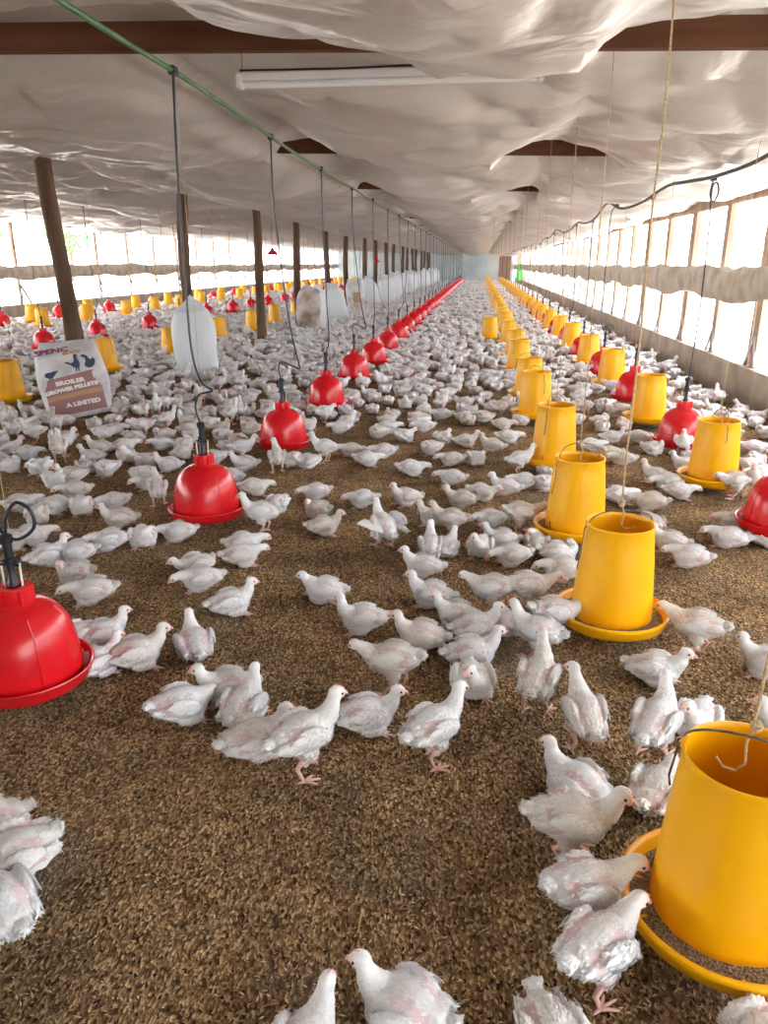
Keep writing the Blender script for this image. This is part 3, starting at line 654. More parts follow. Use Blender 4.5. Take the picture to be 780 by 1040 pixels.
def sack_mesh(seed, **kw):
    f = sack_fn(seed, **kw); m_ = MB(); U, V = 40, 30; vs_ = [f(i / U, j / V) for j in range(V + 1) for i in range(U)]
    fs_ = [(j * U + i, j * U + (i + 1) % U, (j + 1) * U + (i + 1) % U, (j + 1) * U + i) for j in range(V) for i in range(U)]
    fs_ += [tuple(range(U)), tuple(V * U + i for i in range(U))]
    return m_.add(vs_, fs_), f
# a surface patch in the sack's front: xr, vr in front coords
def front(f, W, x, v, off=.004):
    best = None
    c = max(-.999, min(.999, x / (W / 2) )); c = math.copysign(abs(c) ** (1 / .62), c)
    a = -math.acos(max(-1, min(1, c)))
    p = f((a / (2 * PI)) % 1, v); q = Vector((x, p.y, p.z)); q.y -= off; return q
def printed_sack():
    W = .56; H = .92; mb, f = sack_mesh(3, W=W, H=H, D=.22, fold=.35); o = mb.build('feed_sack', M['sackwhite2'])
    def patch(fn, nx, nv, off=.003):
        vs_ = []; fs_ = []
        for j in range(nv + 1):
            for i in range(nx + 1):
                x, v = fn(i / nx, j / nv); vs_.append(front(f, W, x, v, off))
        for j in range(nv):
            for i in range(nx): fs_.append((j * (nx + 1) + i, j * (nx + 1) + i + 1, (j + 1) * (nx + 1) + i + 1, (j + 1) * (nx + 1) + i))
        return MB().add(vs_, fs_)
    def txt(s, size, x0, v0, m, name, off=.007, bold=.004, slope=.0):
        vs_, fs_ = text_mesh(s, size, bold); vs2 = [front(f, W, x0 + p.x, v0 + (p.y + slope * p.x) / H, off) for p in vs_]
        MB().add(vs2, fs_).build(name, m, o, smooth=False, fix=False)
    def blob(poly, cx, cv, sc_, m, name, off=.007):
        c = Vector((sum(p[0] for p in poly) / len(poly), sum(p[1] for p in poly) / len(poly)))
        vs_ = [front(f, W, cx + p[0] * sc_, cv + p[1] * sc_ / H, off) for p in poly]
        bm = bmesh.new(); bv = [bm.verts.new(v) for v in vs_]; fc = bm.faces.new(bv); bmesh.ops.triangulate(bm, faces=[fc])
        me = bpy.data.meshes.new(name); bm.to_mesh(me); bm.free(); me.materials.append(m); mk(name, me, o)
    patch(lambda a, b: (-.232 + .464 * a, .05 + b * (.44 + .05 * a)), 24, 14).build('printed_panel', M['sackprint'], o, fix=False)
    patch(lambda a, b: (-.228 + .456 * a, .235 + .02 * a + b * .055), 24, 2, .0055).build('printed_band', M['sacktan'], o, fix=False)
    txt('SPENC', .095, -.25, .825, M['inkpurple'], 'lettering')
    txt('BRAND', .045, -.02, .775, M['sacktan'], 'lettering')
    txt('BROILER', .062, -.13, .41, M['inkwhite'], 'lettering')
    txt('GROWER PELLETS', .054, -.235, .32, M['inkwhite'], 'lettering', slope=.06)
    txt('A LIMITED', .062, -.09, .135, M['inkwhite'], 'lettering')
    chick = [(-.5, .1), (-.42, .35), (-.2, .42), (.05, .38), (.3, .42), (.75, .45), (.55, .2), (.35, -.05), (.15, -.25), (.12, -.5), (.05, -.5), (.03, -.28), (-.1, -.28), (-.14, -.5), (-.2, -.5), (-.2, -.22), (-.4, -.1)]
    cock = [(-.75, .2), (-.55, .3), (-.3, .1), (-.05, .15), (.0, .6), (-.02, .8), (.1, 1.0), (.22, .95), (.3, .8), (.24, .72), (.25, .4), (.35, .1), (.36, -.2), (.28, -.45), (.24, -.85), (.14, -.85), (.14, -.5), (.08, -.5), (.05, -.85), (-.05, -.85), (0, -.45), (-.2, -.3), (-.35, -.05), (-.55, .05)]
    hen = [(.2, .75), (.38, .6), (.45, .3), (.6, .2), (.75, .42), (.9, .1), (.8, -.3), (.6, -.6), (.3, -.65), (.1, -.5), (.05, -.2), (.18, .1), (.18, .45), (.02, .55), (-.12, .7), (.05, .85)]
    blob(chick, -.155, .545, .10, M['ink'], 'printed_bird'); blob(cock, .06, .645, .11, M['ink'], 'printed_bird'); blob(hen, .13, .64, .11, M['ink'], 'printed_bird')
    return o
M['sackwhite2'] = noisy(mat('dusty_white_sack', (.6, .6, .62), .6, .3), (.50, .49, .50), (.72, .72, .74), 5, 5, .35, .65, .4, 12)
SACKS = []
def put(o, px, py, rz, tilt=0, lean=0, dz=0):
    X, Y = ground(px, py); o.location = (X, Y, gz(X, Y) + dz - .01); o.rotation_euler = (lean, tilt, rz); SACKS.append((X, Y)); return o
o = printed_sack(); o.scale = (1.06, 1, .80); put(o, 84, 424, .38, -.16, -.30)
tag(o, 'printed feed sack with two hens and a chick, leaning on the leftmost post', 'sack')
mb, f = sack_mesh(9, W=.50, H=1.02, D=.26, fold=-1.3, g=.40)
o = mb.build('feed_sack', M['sack'])
MB().add([front(f, .48, x, v, .012) for v, x in ((.80, -.21), (.80, .0), (.80, .2), (.72, .30), (.70, .12), (.73, -.1))], [(0, 1, 2, 3, 4, 5)]).build('folded_flap', M['sack'], o, fix=False)
put(o, 203, 384, .3, -.06, -.05); tag(o, 'upright plain white sack with folded top and black hose hanging before it', 'sack')
# flat empty sack on the litter
vs_, fs_ = grid_mesh(np.linspace(-.48, .48, 25), np.linspace(-.30, .30, 17), lambda x, y: .05 + .06 * math.exp(-(y / .13) ** 2) * (1 - .5 * abs(x)) + .02 * noise.noise(Vector((x * 6, y * 6, 1))))
m_ = MB().add(vs_, fs_); vb, fb = grid_mesh(np.linspace(-.48, .48, 25), np.linspace(-.30, .30, 17), lambda x, y: .012)
m_.add(vb, fb); o = m_.build('flat_sack', M['sack'], fix=False)
md = None; X, Y = ground(292, 346); o.location = (X, Y, gz(X, Y)); o.rotation_euler = (0, 0, -.12); SACKS.append((X, Y)); o.scale = (1.35, 1, 1)
MB().add([(-.46, -.305, .01), (-.1, -.31, .01), (-.1, -.29, .06), (-.46, -.29, .06)], [(0, 1, 2, 3)]).build('tan_hem', M['sacktan'], o, fix=False)
tag(o, 'empty white sack lying flat on the litter at the foot of a post', 'sack')
mb, f = sack_mesh(21, W=.50, H=.98, D=.26, fold=.8, g=.35); brown = mb.mesh('feed_sack', M['sackdull']);
mb, f = sack_mesh(31, W=.52, H=.95, D=.28, fold=.5, g=.55); w1 = mb.mesh('feed_sack', M['sack'])
mb, f = sack_mesh(41, W=.50, H=1.0, D=.26, fold=-1.0, g=.65); w2 = mb.mesh('feed_sack', M['sack'])
o = mk('feed_sack', brown); put(o, 313, 336, .2, .05, -.05); tag(o, 'half open brown and white sack against the fourth post', 'sack')
o = mk('feed_sack', w1); put(o, 322, 334, 1.0, .04, .0); tag(o, 'narrow white sack standing right beside the half open brown sack', 'sack')
o = mk('feed_sack', w1); put(o, 345, 326, .3, -.26, .0, .03); tag(o, 'rounded white sack leaning to the left right of the fifth post', 'sack')
mb, f = sack_mesh(51, W=.5, H=.98, D=.24, fold=.4); o = mb.build('feed_sack', M['sackwhite2'])
MB().add([front(f, .5, x, v, .004) for v in (.2, .35, .5, .6) for x in (-.2, -.07, .07, .2)], [(j * 4 + i, j * 4 + i + 1, j * 4 + i + 5, j * 4 + i + 4) for j in range(3) for i in range(3)]).build('printed_panel', M['sacktan'], o, fix=False)
put(o, 363, 318, .4, -.12); tag(o, 'leaning sack with a tan printed panel right of the sixth post', 'sack')
o = mk('feed_sack', w2); put(o, 380, 311, .2, -.28, 0, .03); tag(o, 'white sack with pointed corner leaning left right of the seventh post', 'sack')
mb, f = sack_mesh(61, W=.5, H=.9, D=.24, fold=.4); o = mb.build('feed_sack', M['sackwhite2'])
MB().add([front(f, .5, x, v, .004) for v in (.35, .5, .65) for x in (-.17, 0, .17)], [(j * 3 + i, j * 3 + i + 1, j * 3 + i + 4, j * 3 + i + 3) for j in range(2) for i in range(2)]).build('printed_panel', M['ink'], o, fix=False)
put(o, 388, 302, .2); tag(o, 'upright sack with a dark printed picture among the plain white sacks', 'sack')
y = 27.5; i = 0
while y < BY - 3:
    o = mk('feed_sack', (w1, w2)[i % 2]); X = -3.35 + rnd.uniform(-.12, .2); o.location = (X, y, gz(X, y)); o.rotation_euler = (0, rnd.uniform(-.25, .2), rnd.uniform(-.3, .8)); o.location.z += .02 + abs(o.rotation_euler[1]) * .2
    s = rnd.uniform(1, 1.12); o.scale = (s, s, s); SACKS.append((X, y))
    tag(o, 'plain white sack in the line of sacks receding along the posts', 'sack', 'white sacks receding along the posts'); y += 1.25 + rnd.uniform(0, .6); i += 1
# green cloth on a far wall post
vs_, fs_ = grid_mesh(np.linspace(-.22, .22, 12), np.linspace(0, 1.0, 12), lambda x, y: .03 * math.sin(x * 25) + .02 * math.sin(y * 7))
o = MB().add([(x * (1.0 - .3 * y), z + .0, y) for x, y, z in vs_] + [(x * (1.0 - .3 * y), z + .012, y) for x, y, z in vs_], fs_ + [tuple(i + len(vs_) for i in f) for f in fs_]).build('green_cloth', M['greencloth'], fix=False)
o.location = (2.52, 51.02, .36); tag(o, 'bright green cloth hanging at the far end of the right wall', 'cloth')
# ================================================================== BIRDS
# local frame: +X forward, +Z up, origin on the litter below the body
def smooth_union(mb, vox, smooth):
    me = mb.mesh('tmp', [], True); o = bpy.data.objects.new('tmp', me); COL.objects.link(o)
    a = o.modifiers.new('r', 'REMESH'); a.mode = 'VOXEL'; a.voxel_size = vox
    b = o.modifiers.new('s', 'SMOOTH'); b.factor = .5; b.iterations = smooth
    out = bpy.data.meshes.new_from_object(o.evaluated_get(bpy.context.evaluated_depsgraph_get()))
    bpy.data.objects.remove(o); bpy.data.meshes.remove(me); return out
def decimate(me, ratio):
    o = bpy.data.objects.new('tmp', me); COL.objects.link(o)
    a = o.modifiers.new('d', 'DECIMATE'); a.ratio = ratio
    out = bpy.data.meshes.new_from_object(o.evaluated_get(bpy.context.evaluated_depsgraph_get()))
    bpy.data.objects.remove(o); return out
def arrays(me):
    v = np.empty(len(me.vertices) * 3); me.vertices.foreach_get('co', v); v = v.reshape(-1, 3)
    me.calc_loop_triangles(); t = np.empty(len(me.loop_triangles) * 3, dtype=np.int64); me.loop_triangles.foreach_get('vertices', t); t = t.reshape(-1, 3)
    n = np.empty(len(me.vertices) * 3); me.vertex_normals.foreach_get('vector', n) if hasattr(me, 'vertex_normals') else me.vertices.foreach_get('normal', n)
    return v, t, n.reshape(-1, 3)
WHITE = np.array([.83, .84, .855]); PINK = np.array([.72, .52, .55]); CREAM = np.array([.84, .79, .66]); LEG = np.array([.78, .50, .45]); FACE = np.array([.86, .60, .52])

def bird(pose, seed):
    """pose: stand, pitch, neck (list of points), yaw/pit of the head, wing"""
    st = pose.get('stand', 0); zc = pose.get('zc', .128 if st else .060); pit = math.radians(pose.get('pitch', 8))
    Rp = Matrix.Rotation(-pit, 3, 'Y'); T = lambda p: Rp @ Vector(p) + Vector((0, 0, zc))
    m_ = MB(); fl = 1.0 if st else 1.12
    m_.ell(T((0, 0, 0)), (.078, .056 * fl, .052), Rp)
    m_.ell(T((.036, 0, -.004)), (.047, .049 * fl, .049), Rp)
    m_.ell(T((-.048, 0, .004)), (.042, .040 * fl, .037), Rp)
    tu = pose.get('tail', 25); Rt = Rp @ Matrix.Rotation(math.radians(tu), 3, 'Y')
    m_.ell(T((-.086, 0, .016)), (.024, .019, .015), Rt)
    for s in (-1, 1):
        wl = pose.get('wing', 0); Rw = Rp @ Matrix.Rotation(math.radians(8 * s - s * 22 * wl), 3, 'Z') @ Matrix.Rotation(math.radians(9), 3, 'Y')
        m_.ell(T((.002, s * (.049 + .014 * wl) * fl, .014 + .012 * wl)), (.052, .015, .031), Rw)
        m_.ell(T((-.046, s * (.040 + .02 * wl) * fl, .006)), (.040, .012, .020), Rw)
        if st:
            m_.ell(T((-.006, s * .032, -.036)), (.027, .020, .032), Rp); m_.ell((-.010, s * .034, zc - .062), (.0115, .010, .018))
        else:
            m_.ell((.018, s * .040, .030), (.045, .024, .026))
    nk = pose['neck']; P = [Vector(p) for p in nk]; n = len(P)
    rs = [.034, .0255, .0190, .0165][:n] if n == 4 else [.036, .026, .018]
    cur = bez(P, 5); m = len(cur)
    rr = [np.interp(i / (m - 1), np.linspace(0, 1, n), rs) for i in range(m)]
    m_.tube(cur, [float(r) for r in rr], 16)
    m_.ell(P[0], (.034, .034, .034))
    hy = math.radians(pose.get('hyaw', 0)); hp = math.radians(pose.get('hpit', 10))
    Rh = Matrix.Rotation(hy, 3, 'Z') @ Matrix.Rotation(hp, 3, 'Y'); H = P[-1]
    hh = lambda p: Rh @ Vector(p) + H
    m_.ell(hh((.004, 0, .003)), (.0245, .0172, .0195), Rh); m_.ell(hh((.019, 0, -.001)), (.0115, .0105, .0120), Rh)
    me = smooth_union(m_, .0040, 2)
    v, t, nn = arrays(me)
    r_ = random.Random(seed); Rn = np.random.default_rng(seed)
    # plumage colour: white, with bare pink skin on flank, back seam and belly; pinkish face
    def colour(p, nz=None):
        q = Rp.transposed() @ (Vector(p) - Vector((0, 0, zc)))
        hd = (Vector(p) - H); hx = (Rh.transposed() @ hd)
        c = WHITE.copy()
        if hd.length < .034:
            k = min(1, max(0, (hx.x - .004) / .020)); return c * (1 - k) + FACE * k, 0
        a = noise.noise(Vector((q.x * 22 + seed, q.y * 22, q.z * 22)))
        k = 0
        zone = math.exp(-((q.x + .048) / .034) ** 2) * (abs(q.y) > .018) + .9 * math.exp(-((abs(q.y) - .03) / .014) ** 2) * (-.055 < q.x < .045) * (q.z > .015)
        zone += .8 * (q.z < -.030) + .35 * math.exp(-((q.x - .055) / .02) ** 2)
        k = min(1, max(0, (zone * .85 + a * .9 - .36) * 1.5))
        b = .93 + .10 * noise.noise(Vector((q.x * 40, q.y * 40 + seed, q.z * 40)))
        nh = max(0, 1 - hd.length / .09) * .7 * (.5 + .5 * math.sin(seed)); c = c * (1 - nh) + CREAM * nh
        return (c * (1 - k * .75) + PINK * k * .75) * b, k
    cols = np.array([colour(p)[0] for p in v]); ks = np.array([colour(p)[1] for p in v])
    V = [v]; Fs = [t]; C = [cols]; off = len(v)
    # feathers: small pointed blades lying back over the skin
    tri = v[t]; ar = np.linalg.norm(np.cross(tri[:, 1] - tri[:, 0], tri[:, 2] - tri[:, 0]), axis=1)
    nb = 5200; idx = Rn.choice(len(t), nb, p=ar / ar.sum()); wts = Rn.dirichlet((1, 1, 1), nb)
    bp = (tri[idx] * wts[:, :, None]).sum(1); bn = (nn[t[idx]] * wts[:, :, None]).sum(1); bk = (ks[t[idx]] * wts).sum(1)
    fv = []; ff = []; fc = []; o_ = off
    back = np.array(Rp @ Vector((-1, 0, .05)))
    for i in range(nb):
        p = bp[i]; nrm = bn[i] / (np.linalg.norm(bn[i]) + 1e-9); dh = np.linalg.norm(p - np.array(H))
        if dh < .026 and Rn.random() < .8: continue
        if Rn.random() < bk[i] * .93: continue
        if st and p[2] < zc - .060 and Rn.random() < .7: continue
        near = dh < .05; d = back.copy()
        if near or (p[0] > .05 and p[2] > zc + .03): d = np.array(P[0]) - np.array(H); d = d / np.linalg.norm(d)
        d = d + Rn.normal(0, .28, 3); d = d - nrm * d.dot(nrm); d /= (np.linalg.norm(d) + 1e-9)
        s_ = np.cross(nrm, d); ln = (.0055 if near else .0105) * Rn.uniform(.7, 1.45); wd = ln * (.42 if near else .34)
        if p[0] < -.075: ln *= 1.35
        lift = Rn.uniform(.04, .26)
        a = p - nrm * .001; md_ = p + d * ln * .55 + nrm * ln * lift * .7; tp = p + d * ln * 1.1 + nrm * ln * lift * .9 - np.array((0, 0, ln * .12))
        fv += [a - s_ * wd * .4, a + s_ * wd * .4, md_ + s_ * wd * .6 , md_ - s_ * wd * .6, tp]; ff += [(o_, o_ + 1, o_ + 2), (o_, o_ + 2, o_ + 3), (o_ + 3, o_ + 2, o_ + 4)]
        cc = WHITE * Rn.uniform(.93, 1.08); fc += [cc] * 5; o_ += 5
    def long_feather(p, d, nrm, ln, wd, shade=1.0):
        nonlocal o_
        d = np.array(d, float); d /= np.linalg.norm(d); nrm = np.array(nrm, float); nrm -= d * nrm.dot(d); nrm /= np.linalg.norm(nrm); s_ = np.cross(nrm, d); p = np.array(p, float)
        pts = []
        for tt, ww in ((0, .35), (.35, .9), (.75, 1.0), (1.0, .25)):
            c = p + d * ln * tt - np.array((0, 0, ln * .10 * tt * tt)); pts += [c - s_ * wd * ww * .5, c + s_ * wd * ww * .5]
            pts.append(c + nrm * wd * .10)
        for k in range(3):
            b = o_ + 3 * k; ff.extend([(b, b + 2, b + 5), (b, b + 5, b + 3), (b + 2, b + 1, b + 4), (b + 2, b + 4, b + 5)])
        fv.extend(pts); fc.extend([WHITE * shade] * 12); o_ += 12
    for s in (-1, 1):                                      # wing quills, folded back along the flank
        wl = pose.get('wing', 0)
        for k in range(9):
            u = k / 8; p = T((-.012 - .055 * u, s * (.054 + .016 * wl - .008 * u) * fl, -.006 + .020 * u)); d = Rp @ Vector((-1, -s * .22 + s * .5 * wl, -.10 + .26 * u))
            long_feather(p, d, Rp @ Vector((0, s, .3)), .040 - .014 * u, .0100, r_.uniform(.95, 1.08))
        for k in range(5):
            p = T((.010 - .03 * k / 4, s * (.060 + .016 * wl) * fl, .020 + .004 * k)); long_feather(p, Rp @ Vector((-1, -s * .12 + s * .3 * wl, -.15)), Rp @ Vector((0, s, .3)), .034, .0115, r_.uniform(.97, 1.08))
        if pose.get('spread') == s or pose.get('spread') == 2:
            for k in range(12):
                u = k / 11; p = T((.02 - .05 * u, s * (.055 + .05 * (1 - u)), .045)); long_feather(p, Rp @ Vector((-.55 - .5 * u, s * (1.0 - .6 * u), .35)), (0, 0, 1), .085, .016, 1.05)
    for k in range(9):                                     # tail fan
        u = (k - 4) / 4; d = Rt @ Vector((-1, u * .42, .05)); long_feather(T((-.094, u * .013, .020)), d, Rt @ Vector((0, u * .5, 1)), .022, .012, r_.uniform(.98, 1.1))
    V.append(np.array(fv)); Fs.append(np.array(ff)); C.append(np.array(fc)); off = o_
    lg = MB()
    def leg(s, hip, hock, foot, yaw=0, flat=False):
        lg.tube([hip, (Vector(hip) + Vector(hock)) / 2, hock, (Vector(hock) * .5 + Vector(foot) * .5), foot], [.0095, .0072, .0062, .0046, .0044], 8)
        f = Vector(foot)
        for a, l in ((-32, .034), (0, .042), (32, .034), (180, .017)):
            aa = math.radians(a) + yaw; d = Vector((math.cos(aa), math.sin(aa), 0))
            lg.tube([f + Vector((0, 0, .001)), f + d * l * .5 + Vector((0, 0, .001)), f + d * l * .9 + Vector((0, 0, -.001)), f + d * l * 1.12 + Vector((0, 0, -.0025))], [.0046, .0038, .0032, .0010], 6)
    if st:
        for s in (-1, 1):
            q = pose.get('step', .012) * s
            leg(s, (-.010 + q * .5, s * .034, zc - .055), (-.022 + q, s * .033, .050), (.004 + q * 1.6, s * .036, .007), yaw=.12 * s)
    elif pose.get('legout'):
        leg(1, (.0, .04, .03), (-.07, .06, .02), (-.115, .05, .012), yaw=PI)
        leg(-1, (.03, -.04, .02), (.05, -.05, .010), (.08, -.05, .007))
    else:
        for s in (-1, 1): leg(s, (.01, s * .036, .022), (.015, s * .038, .009), (.040, s * .036, .006), yaw=.15 * s)
    lv = np.array(lg.v); lf = []
    for f in lg.f:
        for k in range(1, len(f) - 1): lf.append((f[0], f[k], f[k + 1]))
    V.append(lv); Fs.append(np.array(lf) + off); C.append(np.tile(LEG, (len(lv), 1)))
    def tomesh(name, V, Fs, C):
        V = np.concatenate(V); Fs = np.concatenate(Fs); C = np.concatenate(C)
        mm = bpy.data.meshes.new(name); mm.vertices.add(len(V)); mm.vertices.foreach_set('co', V.ravel()); mm.loops.add(len(Fs) * 3); mm.loops.foreach_set('vertex_index', Fs.ravel().astype(np.int32))
        mm.polygons.add(len(Fs)); mm.polygons.foreach_set('loop_start', np.arange(len(Fs)) * 3); mm.update(calc_edges=True)
        ca = mm.color_attributes.new('Col', 'FLOAT_COLOR', 'POINT'); cc = np.ones((len(V), 4)); cc[:, :3] = np.clip(C, 0, 1); ca.data.foreach_set('color', cc.ravel())
        mm.materials.append(M['plumage']); mm.polygons.foreach_set('use_smooth', [True] * len(mm.polygons)); mm.update(); return mm
    hi = tomesh('broiler_chick', V, Fs, C)
    # head parts
    beak = MB().tube([hh((.025, 0, .000)), hh((.034, 0, -.001)), hh((.042, 0, -.006))], [.0078, .0054, .0008], 10)
    comb = MB()
    for k in range(4): comb.ell(hh((.024 - .006 * k, 0, .0130 + .0028 * k - .0004 * k * k)), (.0045, .0018, .0036 + .0006 * k), Rh, 8, 6)
    eyes = [MB().ell(hh((.0130, s * .0152, .0050)), (.0038, .0024, .0038), Rh, 10, 8) for s in (-1, 1)]
    parts = [('beak', beak.mesh('beak', M['beak'])), ('comb', comb.mesh('comb', M['comb']))] + [('eye', e.mesh('eye', M['eye'])) for e in eyes]
    # lighter versions for birds far from the camera
    lows = []
    me_b = bpy.data.meshes.new('b'); me_b.from_pydata([tuple(x) for x in v], [], [tuple(int(i) for i in x) for x in t])
    for tgt in (1500, 330, 110):
        dm = decimate(me_b, tgt / len(t)); dv, dt, dn = arrays(dm); dc = np.array([colour(p)[0] for p in dv])
        jit = Rn.normal(0, .0028, len(dv))[:, None] * dn if tgt > 200 else 0; dv = dv + jit
        bv = np.array([hh((.022, .005, .001)), hh((.022, -.005, .001)), hh((.022, 0, -.006)), hh((.038, 0, -.006))]); bf = np.array([(0, 1, 3), (1, 2, 3), (2, 0, 3)]) + len(dv)
        VV = [dv, bv]; FF = [dt, bf]; CC = [dc, np.tile(FACE * .9, (4, 1))]; n0 = len(dv) + 4
        if st or tgt > 1000:
            l2 = MB()
            for s in (-1, 1):
                if st: l2.tube([(-.014, s * .034, zc - .055), (-.02, s * .033, .05), (.004, s * .036, .004)], .0055, 4).tube([(-.012, s * .036, .004), (.042, s * .036, .003)], .006, 4)
                else: l2.tube([(.03, s * .036, .01), (.078, s * .036, .006)], .005, 4)
            lf = [];
            for f in l2.f:
                for k in range(1, len(f) - 1): lf.append((f[0], f[k], f[k + 1]))
            VV.append(np.array(l2.v)); FF.append(np.array(lf) + n0); CC.append(np.tile(LEG, (len(l2.v), 1)))
        lows.append((VV, FF, CC))
    low0 = tomesh('broiler_chick', *lows[0])
    flat = lambda L_: (np.concatenate(L_[0]), np.concatenate(L_[1]), np.concatenate(L_[2]))
    return dict(hi=hi, parts=parts, mid=low0, low=flat(lows[1]), tiny=flat(lows[2]))

POSES = {
 'S': dict(stand=1, pitch=12, neck=[(.055, 0, .148), (.078, 0, .174), (.088, 0, .200), (.094, 0, .220)], hpit=8, words='standing upright'),
 's': dict(stand=1, pitch=18, neck=[(.052, 0, .155), (.072, .004, .182), (.080, .010, .208), (.084, .014, .230)], hyaw=35, hpit=5, words='standing with neck stretched', step=-.012),
 'P': dict(stand=1, pitch=-2, neck=[(.064, 0, .134), (.092, 0, .150), (.110, 0, .160), (.124, 0, .162)], hpit=20, hyaw=-22, words='standing and reaching forward with lowered head', step=.016),
 'K': dict(stand=1, zc=.112, pitch=4, neck=[(.060, 0, .128), (.086, 0, .152), (.096, 0, .176), (.104, 0, .190)], hpit=14, hyaw=-25, words='half crouching'),
 'L': dict(pitch=8, neck=[(.058, 0, .080), (.080, 0, .102), (.088, 0, .120), (.094, 0, .136)], hpit=8, words='lying with raised head'),
 'l': dict(pitch=6, neck=[(.056, 0, .078), (.080, -.006, .100), (.086, -.014, .124), (.090, -.020, .142)], hpit=8, hyaw=-50, words='lying with head turned aside'),
 'T': dict(pitch=6, neck=[(.056, 0, .078), (.076, .008, .100), (.080, .018, .120), (.080, .028, .134)], hpit=12, hyaw=75, words='lying with head turned back'),
 'D': dict(pitch=2, neck=[(.060, 0, .070), (.086, .004, .080), (.104, .008, .082), (.118, .012, .076)], hpit=24, hyaw=15, words='lying flat with lowered head'),
 'C': dict(pitch=0, neck=[(.052, 0, .072), (.068, .010, .090), (.064, .024, .102), (.054, .036, .106)], hpit=18, hyaw=120, words='lying curled up with head tucked back'),
 'X': dict(pitch=4, neck=[(.058, 0, .080), (.080, 0, .098), (.090, .006, .112), (.098, .010, .122)], hpit=10, legout=1, words='lying sprawled with one leg stretched out behind'),
 'W': dict(stand=1, zc=.115, pitch=24, neck=[(.048, 0, .140), (.064, 0, .170), (.074, .0, .195), (.080, 0, .214)], hpit=5, wing=1.6, spread=1, words='flapping with spread wings'),
 't': dict(pitch=-4, tail=60, neck=[(.056, 0, .070), (.082, 0, .082), (.096, -.004, .092), (.106, -.008, .100)], hpit=14, hyaw=-15, wing=.3, words='lying with tail cocked up'),
}
PB = {k: bird(p, 11 * i + 3) for i, (k, p) in enumerate(POSES.items())}

